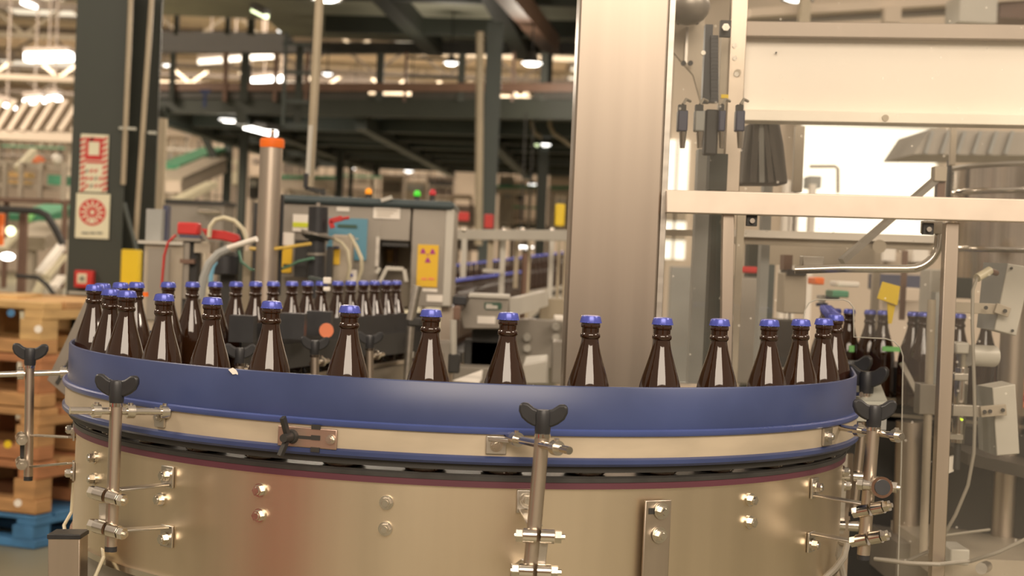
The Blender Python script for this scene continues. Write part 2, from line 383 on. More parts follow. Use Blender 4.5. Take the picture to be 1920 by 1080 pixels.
def column(name, x0, x1, y0, y1, D, m, label, m2=None):
    t = thing(name, label, 'column', (P((x0+x1)/2, 540, D).x, D, 0))
    c0 = P((x0+x1)/2, y0, D); zt = c0.z; xm = P((x0+x1)/2, (y0+y1)/2, D).x; wd = (x1-x0)*D/F
    build(MB().obox((xm, D+.01, zt/2), (wd, .02, zt)), 'flange', m, t)
    build(MB().obox((xm, D+wd*.5, zt/2), (.015, wd*.96, zt)), 'web', m, t)
    build(MB().obox((xm, D+wd, zt/2), (wd, .02, zt)), 'flange', m, t)
    build(MB().obox((xm, D+wd*.5, .01), (wd*1.3, wd*1.3, .02)), 'base_plate', m, t)
    return t
column('steel_column', 906, 936, 40, 430, 14, M['gmid'], 'mid green steel column beside a tan pipe, behind the guard rails')
column('steel_column', 1012, 1031, 78, 410, 18, M['gdark'], 'dark green steel column just left of the stainless column')
solo(MB().tube([P(900, 60, 13.6), P(899, 250, 13.6), P(897, 460, 13.6)], .034), 'riser_pipe', M['pipe'], 'tan vertical pipe running up beside the mid green column', 'pipe')
solo(MB().tube([P(998, 170, 17.5), P(998, 235, 17.5), P(1003, 250, 17.5), P(1016, 258, 17.5)], .022), 'bent_pipe', M['pipe'], 'thin brown pipe bending towards the dark column, left bend', 'pipe')
solo(MB().tube([P(1031, 170, 17.4), P(1031, 235, 17.4), P(1038, 250, 17.4), P(1075, 276, 17.4)], .022), 'bent_pipe', M['pipe'], 'thin brown pipe bending right behind the stainless column', 'pipe')
# caged ladder up to the mezzanine
ld = thing('access_ladder', 'grey steel access ladder rising to the mezzanine behind the tan pole', 'ladder', (P(552, 540, 15.5).x, 15.5, 0))
for px in (533, 585): build(MB().fb(px-3, 60, px+3, 235, 15.5, .04), 'rail', M['gmid'], ld)
for py in (82, 136, 190, 235): build(MB().fb(530, py-3, 588, py+3, 15.52, .03), 'rung', M['gmid'], ld)
build(MB().fb(553, 85, 566, 235, 15.8, .05), 'cable_tray', M['gdark'], ld)

# ---------------------------------------------------------------- lamps
def highbay(px, py, wpx, D, label, m='lamp', hang=.5, lit=0):
    if lit:
        l = bpy.data.lights.new('lamp_spill', 'POINT'); l.energy = lit; l.color = (1, .88, .72); l.shadow_soft_size = .12
        lo_ = bpy.data.objects.new('lamp_spill', l); COL.objects.link(lo_); lo_.location = P(px, py, D)-Vector((0, 0, .22))
    c = P(px, py, D); r = wpx/2*D/F
    t = thing('high_bay_lamp', label, 'lamp', c)
    build(MB().lathe([(.001, 0), (r*.5, -.006), (r, .012), (r, .02), (.001, .02)], c, 20), 'diffuser', M[m], t)
    build(MB().lathe([(r*1.03, -.002), (r*1.08, 0), (r*.55, r*.8), (r*.3, r*1.3), (.001, r*1.32)], c, 20), 'reflector', M['dark'], t)
    zt_ = 7.22 if D > 23 or hang > .4 and D > 20 else (2.8 if hang < .3 and py > 200 and D < 24 else 4.2)
    build(MB().cyl(c+Vector((0, 0, r*1.3)), Vector((c.x, c.y, max(zt_, c.z+r*1.3+.03))), .008, n=6), 'hanger', M['dark'], t)
    return t
highbay(997, 122, 38, 15, 'round white high bay lamp glowing left of the stainless column', lit=45)
highbay(846, 121, 27, 19, 'round high bay lamp glowing between the mezzanine rails', lit=35)
highbay(612, 1, 56, 9.5, 'large round high bay lamp at the top beside the tan pole', lit=45)
highbay(430, 228, 38, 17.3, 'oval lamp glowing under the lower mezzanine, left of the tube lamp', hang=.2, lit=12)
highbay(1023, 274, 18, 18, 'small round lamp under the deck in front of the dark column', hang=.2)
highbay(1007, 274, 9, 18.2, 'tiny greenish lamp beside the small round lamp under the deck', 'lampy', hang=.2)
highbay(766, 323, 16, 24, 'small round lamp seen just below the deck above the inspection cabinet', hang=.2)
highbay(660, 318, 12, 30, 'tiny lamp far back, seen left above the amber beacon', hang=.3)
highbay(614, 141, 18, 22, 'small lamp right of the tan pole at rail height', hang=.3)
highbay(312, 124, 14, 30, 'tiny lamp beside the riser pipes of the green column', hang=.3)
highbay(1495, 1, 58, 9.5, 'large round high bay lamp above the pale cover panel')
highbay(526, 60, 12, 26, 'tiny lamp glowing near the top of the access ladder', hang=.3)
highbay(975, 465, 15, 16, 'low round lamp seen between the guard rail posts, left of a pair', hang=.2)
highbay(990, 466, 20, 16.2, 'low oval lamp seen between the guard rail posts, right of a pair', hang=.2)
highbay(998, 348, 14, 26, 'pale round lamp between the two green columns', hang=.2)
for i, (x0, x1, py) in enumerate(((465, 475, 151), (478, 512, 149), (520, 534, 147), (372, 416, 114), (424, 456, 110), (470, 512, 106))):
    D = 36; a = P(x0, py+2, D); b = P(x1, py-1, D)
    t = thing('tube_lamp', 'far tube lamp glowing above the mezzanine rail, %s of six' % dash(i+1), 'lamp', (a+b)/2)
    build(MB().bar(a, b, .12, .11), 'diffuser', M['lamp'] if i < 3 else M['rooflight'], t); build(MB().bar(a+Vector((0, 0, .1)), b+Vector((0, 0, .1)), .16, .08), 'housing', M['truss'], t); build(MB().cyl((a+b)/2, Vector(((a+b).x/2, (a+b).y/2, 7.22)), .02, n=6), 'hanger', M['truss'], t)
a, b = P(465, 238, 17.6), P(511, 250, 16.7)
t = thing('tube_lamp', 'bright tube lamp tilted under the deck above the orange cap', 'lamp', (a+b)/2)
build(MB().bar(a, b, .10, .05), 'diffuser', M['lamp'], t); build(MB().bar(a+Vector((0, 0, .06)), b+Vector((0, 0, .06)), .14, .06), 'housing', M['dark'], t)
a, b = P(474, 18, 12.2), P(500, 31, 11.3)
t = thing('tube_lamp', 'short greenish tube lamp under the upper deck', 'lamp', (a+b)/2)
build(MB().bar(a, b, .03, .03), 'diffuser', M['lampy'], t); build(MB().bar(a+Vector((0, 0, .03)), b+Vector((0, 0, .03)), .05, .04), 'housing', M['dark'], t)
for i, (x0, y0, x1, y1, h) in enumerate(((50, 108, 134, 106, 24), (48, 191, 82, 188, 12), (92, 186, 112, 184, 11), (0, 194, 26, 202, 10), (44, 6, 66, 12, 9), (1885, 44, 1925, 44, 9))):
    D = 30; a = P(x0, y0, D); b = P(x1, y1, D)
    t = thing('panel_lamp', ['broad bright panel lamp left of the green column', 'bright panel lamp over the slanted lattice, middle one', 'small bright panel lamp next to the green column', 'bright panel lamp at the far end of the lattice', 'small panel lamp high up under the roof left of the column', 'row lamp above the right end of the cover panel'][i], 'lamp', (a+b)/2)
    build(MB().bar(a, b, .3, h*D/F*.6), 'diffuser', M['lamp'], t); build(MB().cyl((a+b)/2, Vector(((a+b).x/2, (a+b).y/2, 7.22)), .02, n=6), 'hanger', M['truss'], t); build(MB().bar(a+Vector((0, 0, .12)), b+Vector((0, 0, .12)), .4, .08), 'housing', M['truss'], t)

# ---------------------------------------------------------------- far left hall: lattice, rails, conveyors
lt = thing('slanted_lattice_rack', 'beige rack of slanted bars over a long beam, left of the green column', 'rack', (P(60, 540, 17).x, 17, 0))
build(MB().fb(-30, 246, 140, 263, 17, .3), 'beam', M['cream'], lt)
build(MB().fb(-30, 140, 138, 150, 19, .2), 'beam', M['cream'], lt)
for i in range(9):
    x = -32+i*24
    build(MB().bar(P(x, 247, 17), P(x+36, 190, 17.4), .05, .045, (0, 1, 0)), 'slanted_bar', M['cream'], lt)
for px in (-10, 128): build(MB().fb(px-4, 262, px+4, 520, 17.1, .1), 'leg', M['beige'], lt)
ra = thing('platform_railing', 'beige tube railing with mid rail on a platform left of the column', 'railing', (P(60, 540, 11).x, 11, 0))
build(MB().bar(P(-20, 303, 11.2), P(128, 317, 10.4), .035, .035), 'rail', M['beige'], ra)
build(MB().bar(P(-20, 345, 11.2), P(128, 355, 10.4), .03, .03), 'rail', M['beige'], ra)
build(MB().bar(P(-20, 374, 11.2), P(128, 379, 10.4), .2, .03), 'deck', M['brown'], ra)
for px in (8, 38, 75, 118): build(MB().fb(px-4, 304, px+4, 376, 10.95-.005*px, .035), 'post', M['beige'], ra)
for px in (8, 118): build(MB().fb(px-4, 376, px+4, 540, 10.95-.005*px, .035), 'leg', M['brown'], ra)
def incline(name, a, b, Da, Db, wpx, m, label, belt='green'):
    A, B = P(*a, Da), P(*b, Db)
    t = thing(name, label, 'conveyor', (A.x, A.y, 0))
    build(MB().bar(A, B, .3, wpx*Da/F), 'side_frame', m, t)
    build(MB().bar(A+Vector((0, -.02, wpx*Da/F*.6)), B+Vector((0, -.02, wpx*Da/F*.6)), .34, .05), 'belt', M[belt], t)
    for q in (.15, .85):
        c = A.lerp(B, q); build(MB().bar((c.x, c.y, 0), c, .06, .06), 'leg', M['beige'], t)
incline('inclined_conveyor', (52, 424), (124, 404), 12, 12.5, 26, M['beige'], 'green belted inclined conveyor left of the green column, upper one')
incline('inclined_conveyor', (46, 460), (120, 428), 11.5, 12, 18, M['beige'], 'beige inclined conveyor left of the green column, lower one', 'beige')
incline('inclined_conveyor', (314, 322), (402, 288), 20, 21, 14, M['beige'], 'green inclined conveyor between the riser pipes and the dark columns')
incline('inclined_conveyor', (318, 350), (404, 312), 19, 20, 22, M['cream'], 'pale inclined conveyor under the green one by the dark columns', 'beige')
incline('level_conveyor', (528, 345), (640, 346), 24, 24, 20, M['cream'], 'far level conveyor with a green edge left of the deck column')
incline('level_conveyor', (930, 358), (1005, 358), 26, 26, 12, M['cream'], 'far level conveyor with green edge between the green columns')
incline('level_conveyor', (1032, 360), (1072, 360), 26, 26, 12, M['cream'], 'far level conveyor with green edge right of the dark column')
for i, (x0, y0, x1, y1, wd, m) in enumerate(((74, 514, 115, 462, 11, 'white'), (85, 520, 118, 480, 8, 'hosec'), (68, 552, 80, 526, 9, 'hosec'), (99, 540, 115, 520, 9, 'white'), (2, 468, 33, 434, 8, 'hosec'), (48, 412, 57, 402, 9, 'lime'))):
    solo(MB().bar(P(x0, y0, 9.6), P(x1, y1, 9.8), .05, wd*9.6/F), 'slanted_guide', M[m], ['long white slanted guide plate behind the pallets', 'cream slanted guide plate under the long white one', 'short cream slanted guide just above the pallets', 'short white slanted guide beside the red call point', 'cream slanted guide beside the brown post, far side', 'tiny green guide tip beside the curved dark rail'][i], 'guide')
solo(MB().tube([P(-20, 391, 9), P(40, 394, 9), P(72, 396, 9), P(88, 404, 9), P(104, 430, 9), P(118, 458, 9)], .02), 'curved_rail', M['dark'], 'dark tubular rail curving down beside the green column', 'rail')
solo(MB().tube([P(30, 517, 8.8), P(70, 520, 8.8), P(88, 534, 8.8), P(108, 562, 8.8)], .012), 'curved_rail', M['dark'], 'thin dark rail curving down behind the top pallet', 'rail')
solo(MB().fb(33, 396, 46, 560, 9.1, .05), 'brown_post', M['brown'], 'brown square post behind the pallets, left of the green column', 'post')
solo(MB().ball(P(20, 433, 9.3), .028), 'lamp_globe', M['lampy'], 'small greenish lamp globe beside the brown post', 'lamp')
solo(MB().ball(P(14, 481, 9.3), .042, sz=.55), 'lamp_globe', M['lamp'], 'small white oval lamp beside the brown post', 'lamp')
solo(MB().fb(-12, 400, 3, 460, 9.2, .05), 'orange_panel', M['orange'], 'orange panel cut off by the frame behind the pallets', 'shutter')  # an orange panel, not a working shutter
solo(MB().ball(P(71, 300, 12), .055, sz=.6), 'orange_motor', M['orange2'], 'orange rounded motor above the platform railing', 'motor')
solo(MB().ball(P(107, 298, 12), .04), 'white_dome', M['white'], 'white dome right of the orange motor behind the railing', 'dome')
solo(MB().bar(P(32, 318, 10.8), P(64, 284, 11), .04, .05), 'diagonal_strut', M['hosec'], 'pale diagonal strut crossing the platform railing', 'strut')
solo(MB().fb(89, 328, 118, 346, 11.6, .2), 'green_crate', M['green'], 'green crate behind the platform railing', 'crate')
solo(MB().fb(14, 322, 50, 332, 11.7, .2), 'tan_tray', M['wood2'], 'tan tray on the platform behind the railing, upper one', 'tray')
solo(MB().fb(14, 338, 46, 346, 11.7, .2), 'tan_tray', M['wood2'], 'tan tray on the platform behind the railing, lower one', 'tray')

# far machinery below the decks
fm = []
spec = [(300, 225, 345, 255, 'cream'), (340, 395, 405, 470, 'truss'), (470, 290, 490, 330, 'cream'), (466, 332, 486, 372, 'dark'), (470, 372, 490, 440, 'beige'), (432, 300, 446, 345, 'hosec'),
        (530, 290, 580, 325, 'truss'), (585, 285, 634, 330, 'cream'), (540, 352, 632, 376, 'beige'), (645, 335, 700, 400, 'beige'), (715, 330, 755, 400, 'cream'), (760, 340, 800, 380, 'beige'),
        (800, 335, 850, 375, 'truss'), (846, 365, 885, 372, 'cream'), (850, 385, 905, 425, 'truss'), (935, 330, 962, 420, 'beige'), (962, 338, 985, 420, 'truss'), (985, 362, 1010, 420, 'cream'),
        (1030, 320, 1072, 350, 'cream'), (1034, 366, 1072, 425, 'beige'), (855, 432, 905, 470, 'truss'), (940, 410, 1010, 428, 'gdark'), (1012, 425, 1075, 440, 'gdark'), (300, 270, 330, 385, 'beige'),
        (395, 270, 415, 400, 'cream'), (285, 225, 300, 390, 'pipe')]
for i, (x0, y0, x1, y1, m) in enumerate(spec):
    D = 26+(i*7 % 5)
    t = thing('far_machine', {'cream': 'pale', 'beige': 'beige', 'truss': 'brown-grey', 'dark': 'black', 'gdark': 'dark green', 'hosec': 'cream', 'pipe': 'tan'}[m]+' machine housing far back under the decks, '+dash(i+1)+' of the far machines', 'machine', (P((x0+x1)/2, y1, D).x, D, 0))
    build(MB().fb(x0, y0, x1, y1, D, .6), 'housing', M[m], t)
    build(MB().fb(x0+3, y0+(y1-y0)*.15, x1-4, y0+(y1-y0)*.45, D-.02, .03), 'panel', M[['dark', 'cream', 'truss', 'grey'][i % 4]], t)
    zb = P(x0, y1, D).z
    for px in (x0+2, x1-2):
        q = P(px, y1, D); build(MB().obox((q.x, D+.3, q.z/2), (.05, .05, max(q.z, .02))), 'leg', M['truss'], t)
# diagonal chute and shiny trough behind the red valve
solo(MB().bar(P(330, 378, 14), P(398, 345, 14.5), .12, .05), 'diagonal_chute', M['hosec'], 'cream diagonal chute above the shiny trough', 'chute')
tr = thing('steel_trough', 'shiny steel trough behind the red valve head', 'trough', (P(360, 500, 11).x, 11, 0))
build(MB().fb(305, 382, 418, 450, 11, .4), 'body', M['greyp'], tr); build(MB().fb(302, 375, 422, 383, 10.98, .44), 'rim', M['dark'], tr)
for px in (312, 412): build(MB().fb(px-3, 450, px+3, 960, 11.1, .06), 'leg', M['truss'], tr)
build(MB().cyl(P(372, 395, 10.9), P(414, 397, 10.9), .02), 'pipe', M['polish'], tr)

# slender pipe racks and frames far back
for i, (x0, x1, y0, y1, D, nv, nh, m) in enumerate(((532, 640, 268, 372, 27, 7, 4, 'beige'), (640, 720, 318, 400, 29, 6, 3, 'truss'), (715, 855, 322, 376, 30, 10, 3, 'white'), (935, 1012, 305, 425, 27, 6, 5, 'beige'), (1030, 1075, 305, 425, 28, 4, 5, 'white'), (300, 420, 262, 390, 24, 6, 3, 'beige'), (0, 122, 268, 300, 18, 7, 2, 'beige'))):
    t = thing('far_pipe_rack', 'slender pipe rack far back under the decks, %s of the racks' % dash(i+1), 'rack', (P((x0+x1)/2, y1, D).x, D, 0))
    for k in range(nv):
        px = x0+(x1-x0)*(k+.5*random.random())/nv; wd = 2+2.5*random.random()
        build(MB().fb(px, y0, px+wd, y1, D, .06), 'upright', M[m if k % 3 else 'truss'], t)
    for k in range(nh):
        py = y0+(y1-y0)*(k+.4)/nh
        build(MB().fb(x0, py, x1, py+2+2*random.random(), D-.05, .06), 'pipe', M[['white', 'green', 'truss', 'beige', 'cream'][(k+i) % 5]], t)
# ---------------------------------------------------------------- the conveyor bend (drum, wear strip, chain) and its guide rail
zr = lambda z: CAMZ+z
RB = .69                                          # bottle path radius
zb = zr(-.318)                                    # bottle base
aL = math.atan2(.267, -.964)                      # straight run leaves the bend here (left)
aR = math.atan2(-.17, .985)                       # straight run enters here (right)
dL = Vector((.267, .964, 0)); dR = Vector((.17, .985, 0))
def path(tR, tL, nseg=96):
    pts, nr = [], []
    a0 = aR; a1 = aL-2*math.pi
    n0 = Vector((math.cos(a0), math.sin(a0), 0)); n1 = Vector((math.cos(a1), math.sin(a1), 0)); C = Vector((CX, CY, 0))
    if tR: pts.append(C+n0*RB+dR*tR); nr.append(n0)
    for i in range(nseg+1):
        a = a0+(a1-a0)*i/nseg; n = Vector((math.cos(a), math.sin(a), 0)); pts.append(C+n*RB); nr.append(n)
    if tL: pts.append(C+n1*RB+dL*tL); nr.append(n1)
    return pts, nr
arc = path(0, 0)
full = path(1.9, 1.62)
bend = thing('conveyor_bend', 'round stainless conveyor bend carrying brown bottles, filling the foreground', 'conveyor', (CX, CY, 0))
def sweep(pts, prof): return MB().ribbon(pts[0], pts[1], prof)
build(sweep(arc, [(.018, zr(-.52)), (.022, zr(-.52)), (.022, zr(-.335)), (.018, zr(-.335))]), 'drum_shell', M['drum'], bend)
build(sweep(arc, [(.0, zr(-.338)), (.0268, zr(-.338)), (.0268, zr(-.324)), (.0, zr(-.324))]), 'wear_strip', M['maroon'], bend)
build(sweep(full, [(-.05, zr(-.328)), (.028, zr(-.328)), (.028, zr(-.3215)), (-.05, zr(-.3215))]), 'chain_edge', M['chain'], bend)
build(sweep(full, [(-.046, zr(-.3215)), (.026, zr(-.3215)), (.026, zr(-.3185)), (-.046, zr(-.3185))]), 'chain_top', M['chain'], bend)
build(sweep(arc, [(-.055, zr(-.56)), (-.05, zr(-.56)), (-.05, zr(-.33)), (-.055, zr(-.33))]), 'inner_shell', M['steel_v'], bend)
build(sweep(arc, [(-.03, zr(-.530)), (.027, zr(-.530)), (.027, zr(-.520)), (-.03, zr(-.520))]), 'lower_rim', M['polish'], bend)
build(sweep(arc, [(-.05, zr(-.90)), (.004, zr(-.90)), (.006, zr(-.530)), (-.05, zr(-.530))]), 'base_tub', M['greyp'], bend)
for a in (-2.5, -1.6, -.6):
    n = Vector((math.cos(a), math.sin(a), 0)); c = Vector((CX, CY, 0))+n*.67
    build(MB().cyl((c.x, c.y, 0), (c.x, c.y, zr(-.9)), .03), 'leg', M['steel_v'], bend)
def dn(p): return Vector((p.x-CX, p.y-CY, 0)).normalized()
RD = RB+.022
for px, py in ((488, 919), (487, 966), (725, 942), (723, 991), (1406, 937), (1405, 979), (178, 858), (178, 898), (303, 936), (1583, 910), (1580, 884)):
    p = on_cyl(px, py, RD); build(MB().hexbolt(p, dn(p), .0085, .008), 'bolt', M['bolt'], bend)
# upright cover strap with two washered bolts
sp = on_cyl(1226, 940, RD); n = dn(sp); tx = Vector((-n.y, n.x, 0))
st = MB(); zt = on_cyl(1228, 935, RD).z
st.obox(sp+n*.012+Vector((0, 0, zt-sp.z-.10)), (.046, .004, .20), (tx, n, Vector((0, 0, 1))))
strap = build(st, 'cover_strap', M['steel_v'], bend, .0015)
build(MB().obox(sp+n*.0145+Vector((0, 0, on_cyl(1230, 955, RD).z-sp.z)), (.034, .001, .009), (tx, n, Vector((0, 0, 1)))), 'slot', M['dark'], strap)
for px, py in ((1230, 955), (1226, 1000)):
    p = on_cyl(px, py, RD); build(MB().cyl(p+n*.0152, p+n*.0172, .0125, n=24).hexbolt(p+n*.015, n, .008, .009), 'bolt', M['bolt'], strap)

rail = thing('guide_rail', 'long curved blue guide rail around the bend, in front of the bottles', 'rail', (CX, CY-RB, zr(-.3)))
build(sweep(full, [(.034, zr(-.250)), (.040, zr(-.250)), (.040, zr(-.186)), (.0385, zr(-.184)), (.0355, zr(-.184)), (.034, zr(-.186))]), 'blue_band', M['blue'], rail)
build(sweep(full, [(.034, zr(-.257)), (.047, zr(-.257)), (.049, zr(-.254)), (.049, zr(-.249)), (.046, zr(-.247)), (.040, zr(-.2475)), (.034, zr(-.2475))]), 'lip', M['blue_lip'], rail)
build(sweep(full, [(.035, zr(-.289)), (.0435, zr(-.289)), (.0435, zr(-.257)), (.035, zr(-.257))]), 'steel_backing', M['strip'], rail)
build(sweep(full, [(.034, zr(-.302)), (.044, zr(-.302)), (.048, zr(-.298)), (.048, zr(-.292)), (.044, zr(-.289)), (.034, zr(-.289))]), 'lower_band', M['blue'], rail)
build(sweep(full, [(.026, zr(-.312)), (.036, zr(-.312)), (.036, zr(-.302)), (.026, zr(-.302))]), 'shadow_strip', M['dark'], rail)  # dark strip drawn where shade falls below the lower band
# splice plate with a slot, a screw and a wing nut
RS = RB+.0435
c0 = on_cyl(578, 820, RS); n = dn(c0); tx = Vector((-n.y, n.x, 0)); up = Vector((0, 0, 1))
if tx.x < 0: tx = -tx
spl = build(MB().obox(c0+n*.003, (.094, .004, .030), (tx, n, up)), 'splice_plate', mat('reddish_steel', (.50, .36, .29), .4, .9, .1), rail, .0015)
build(MB().obox(c0+n*.0048-tx*.012, (.055, .001, .005), (tx, n, up)), 'slot', M['dark'], spl)
for dz in (-.0185, .001, .0185): build(MB().obox(c0+n*.0056+tx*.014+up*dz*.9, (.014, .002, .007), (tx, n, up)), 'gap', M['dark'], spl)
build(MB().hexbolt(c0+n*.004+tx*.038, n, .006, .004), 'screw', M['bolt'], spl)
q = c0-tx*.024+n*.005
wnut = MB().cyl(q, q+n*.006, .011, .009).cyl(q, q+n*.03, .0075, .006)
wnut.bar(q+n*.014, q+n*.026+up*.030-tx*.004, .010, .006, tx).bar(q+n*.014, q+n*.026-up*.027-tx*.006, .010, .006, tx)
build(wnut, 'wing_nut', M['dark'], spl)
p = on_cyl(440, 697, RB+.040); n = dn(p)
build(MB().prism([p+n*.001+Vector((dx, 0, dz)) for dx, dz in ((-.008, .003), (-.002, .006), (.004, .002), (.010, -.006), (.004, -.003), (-.001, -.004))], n*.002), 'chip', M['white'], rail)

# ---------------------------------------------------------------- clamp posts
def wing(mb_c, ax, sc=1.0):                       # two-lobed plastic wing handle, centre of its base at mb_c, lobes along ax
    ax = Vector(ax).normalized(); dep = Vector((-ax.y, ax.x, 0)); up = Vector((0, 0, 1)); c = Vector(mb_c)
    hub = MB().lathe([(.001, 0), (.0105*sc, 0), (.0112*sc, .004*sc), (.012*sc, .028*sc), (.010*sc, .034*sc), (.001, .0345*sc)], c, 20)
    out = []
    prof = [(.003, .012), (.012, .010), (.022, .015), (.0305, .022), (.0345, .031), (.0345, .039), (.030, .0435), (.022, .0425), (.013, .036), (.003, .033)]
    for s in (-1, 1):
        poly = [c+ax*(s*a*sc)+up*(b*sc)-dep*(.0055*sc) for a, b in prof]
        if s < 0: poly.reverse()
        out.append(MB().prism(poly, dep*(.011*sc)))
    return hub, out
def clamp(label, top, bot, r, wax, rod, arms, collars, sc=1.0, blocks=(), armsz=.010, wingm='black', knob=True):
    # top/bot: world points of the post axis; rod: (end, end); arms: [(drum point, post point)]
    root = thing('clamp_post', label, 'clamp', (bot[0], bot[1], bot[2]), 'clamp posts around the bend')
    root.pop('group', None)
    build(MB().cyl(bot, top, r, n=20), 'post', M['steel_v'], root)
    build(MB().cyl(bot-Vector((0, 0, .008)), bot, r*.98, n=20), 'end_cap', M['black'], root)
    if knob:
        hub, lobes = wing(top+Vector((0, 0, .001)), wax, sc)
        h = build(hub, 'wing_handle', M[wingm], root)
        for l in lobes: build(l, 'lobe', M[wingm], h, .003)
        build(MB().cyl(top-Vector((0, 0, .004)), top+Vector((0, 0, .0015)), r*1.12, n=20), 'washer', M['polish'], root)
    if rod:
        a, b = rod; d = (b-a).normalized()
        build(MB().cyl(a, b, .0055, n=14), 'cross_rod', M['polish'], root)
        for q in collars:
            c = a.lerp(b, q); build(MB().cyl(c-d*.006, c+d*.006, .0105, n=18).cyl(c-Vector((0, 0, .004)), c+Vector((0, 0, .013)), .004, n=8), 'rod_collar', M['bolt'], root)
    for pa, pb in arms:
        n = dn(pa); g = (pb-pa); 
        ar = MB().bar(pa+n*.004, pb, .022*sc, .0035)
        o = build(ar, 'arm', M['steel'], root, .001)
        tx = Vector((-n.y, n.x, 0))
        foot = build(MB().obox(pa+n*.0025+Vector((0, 0, .012 if armsz > 0 else -.014)), (.028, .004, .034), (tx, n, Vector((0, 0, 1)))), 'foot', M['steel'], o, .001)
        build(MB().hexbolt(pa+n*.0045+Vector((0, 0, .014 if armsz > 0 else -.018)), n, .0085, .008), 'bolt', M['bolt'], o)
        armsz = -armsz
    for (c, ax) in blocks:
        ax = Vector(ax).normalized()
        for s in (-1, 1):
            o = build(MB().cyl(c+ax*(.003*s), c+ax*(.022*s), .0105, n=20), 'clamp_block', M['polish'], root)
            build(MB().cyl(c+ax*(.023*s), c+ax*(.032*s), .0095, n=6).cyl(c+ax*(.032*s), c+ax*((.037 if s > 0 else .034)*s), .004, n=8), 'nut', M['bolt'], o)
    return root
X1 = Vector((1, 0, 0))
# front centre
D = 2.27
c1 = clamp('clamp post with black wing handle at the front of the blue rail, bolted mid drum', P(1017, 815, D), P(990, 1120, D), .0105, (1, -.1, 0), (P(950, 820, 2.345), P(1068, 845, 2.20)),
      [(on_cyl(985, 955, RD), P(1003, 985, D+.012)), (on_cyl(975, 1060, RD), P(992, 1050, D+.012))], (.16, .80),
      blocks=((P(1010, 1005, D-.012), (1, 0, 0)), (P(1003, 1071, D-.012), (1, 0, 0))))
p = on_cyl(930, 834, RB+.0435); n = dn(p); tx = Vector((-n.y, n.x, 0))
b1 = build(MB().obox(p+n*.003, (.030, .004, .026), (tx, n, Vector((0, 0, 1)))).bar(P(918, 822, 2.34), P(975, 829, 2.325), .012, .006), 'rail_bracket', M['steel'], c1, .001)
build(MB().hexbolt(p+n*.004, n, .0075, .005), 'bolt', M['bolt'], b1)
build(MB().prism([P(1001, 1015, D-.004), P(1028, 1015, D-.004), P(1022, 1066, D-.004), P(985, 1066, D-.004)], (0, .012, 0)), 'clamp_plate', M['steel'], c1, .001)
# left
D = 2.44
c2 = clamp('clamp post with black wing handle on the left flank, over a slotted bracket', P(218, 757, D), P(208, 1024, D), .0095, (1, -.15, 0), (P(131, 770, D-.03), P(318, 772, D+.045)),
      [(on_cyl(316, 908, RD), P(222, 918, D+.02)), (on_cyl(316, 988, RD), P(222, 994, D+.02))], (.26, .60, .95),
      blocks=((P(201, 930, D-.012), (.9, -.4, -.12)), (P(201, 992, D-.012), (.9, -.4, -.12))))
p = on_cyl(303, 782, RB+.0435); n = dn(p); tx = Vector((-n.y, n.x, 0))
build(MB().obox(p+n*.003, (.022, .004, .03), (tx, n, Vector((0, 0, 1)))).hexbolt(p+n*.004, n, .006, .005), 'rail_bracket', M['steel'], c2)
build(MB().bar(P(196, 944, D+.01), P(196, 985, D+.01), .016, .004, (0, 1, 0)), 'clamp_plate', M['steel'], c2)
# far left
D = 3.02
c3 = clamp('clamp post with black wing handle standing off the left edge, before the pallets', P(56, 686, D), P(53, 893, D), .0085, (1, .1, 0), (P(-30, 703, D-.02), P(158, 697, D+.03)),
      [(on_cyl(141, 820, RD), P(60, 816, D+.01)), (on_cyl(141, 868, RD), P(60, 875, D+.01))], (.36, .79),
      blocks=((P(40, 822, D-.01), (.35, -1, 0)), (P(40, 868, D-.01), (.35, -1, 0))), sc=.95)
build(MB().bar(P(44, 826, D), P(44, 872, D), .012, .004, (0, 1, 0)), 'clamp_plate', M['dark'], c3)
# right pair
D = 2.63
c4 = clamp('clamp post with flared black wing handle at the right end, nearer of the pair', P(1638, 802, D), P(1619, 1040, D), .0105, (1, .1, 0), (P(1556, 799, D+.12), P(1692, 819, D-.05)),
      [(on_cyl(1524, 928, RD), P(1622, 945, D+.01)), (on_cyl(1519, 1000, RD), P(1618, 1018, D+.01))], (.42, .92),
      blocks=((P(1634, 955, D-.012), (.55, -.4, .22)), (P(1630, 1010, D-.012), (.55, -.4, .22)), (P(1645, 911, D-.008), (.8, -.3, 0))), sc=1.05)
build(MB().cyl(P(1650, 912, D-.02), P(1654, 914, D-.055), .017, n=24), 'end_knob', M['polish'], c4)
build(MB().cyl(P(1654, 914, D-.055), P(1655, 914, D-.058), .0125, n=24), 'plug', M['black'], c4)
build(MB().bar(P(1627, 962, D-.006), P(1622, 1008, D-.006), .008, .006, (0, 1, 0)), 'clamp_plate', M['brown'], c4)
p = on_cyl(1548, 818, RB+.0435); n = dn(p); tx = Vector((-n.y, n.x, 0))
build(MB().obox(p+n*.003, (.034, .004, .028), (tx, n, Vector((0, 0, 1)))).hexbolt(p+n*.004, n, .007, .006), 'rail_bracket', M['steel'], c4)
D = 3.15
c5 = clamp('clamp post with upright black wing handle at the right end, farther of the pair', P(1624, 738, D), P(1600, 960, D), .0095, (.8, -.5, 0), (P(1575, 741, D+.03), P(1615, 740, D-.03)),
      [], (.5,), blocks=((P(1597, 893, D-.01), (1, -.2, 0)), (P(1588, 985, D-.01), (1, -.2, 0))), sc=1.25)
build(MB().bar(P(1580, 850, D), P(1572, 1000, D), .02, .004, (0, 1, 0)), 'clamp_plate', M['steel'], c5)
D = 3.35
c6 = clamp('third black wing handle half hidden behind the right pair of clamps', P(1592, 718, D), P(1589, 790, D), .009, (.9, -.5, 0), None, [], (), sc=1.35)
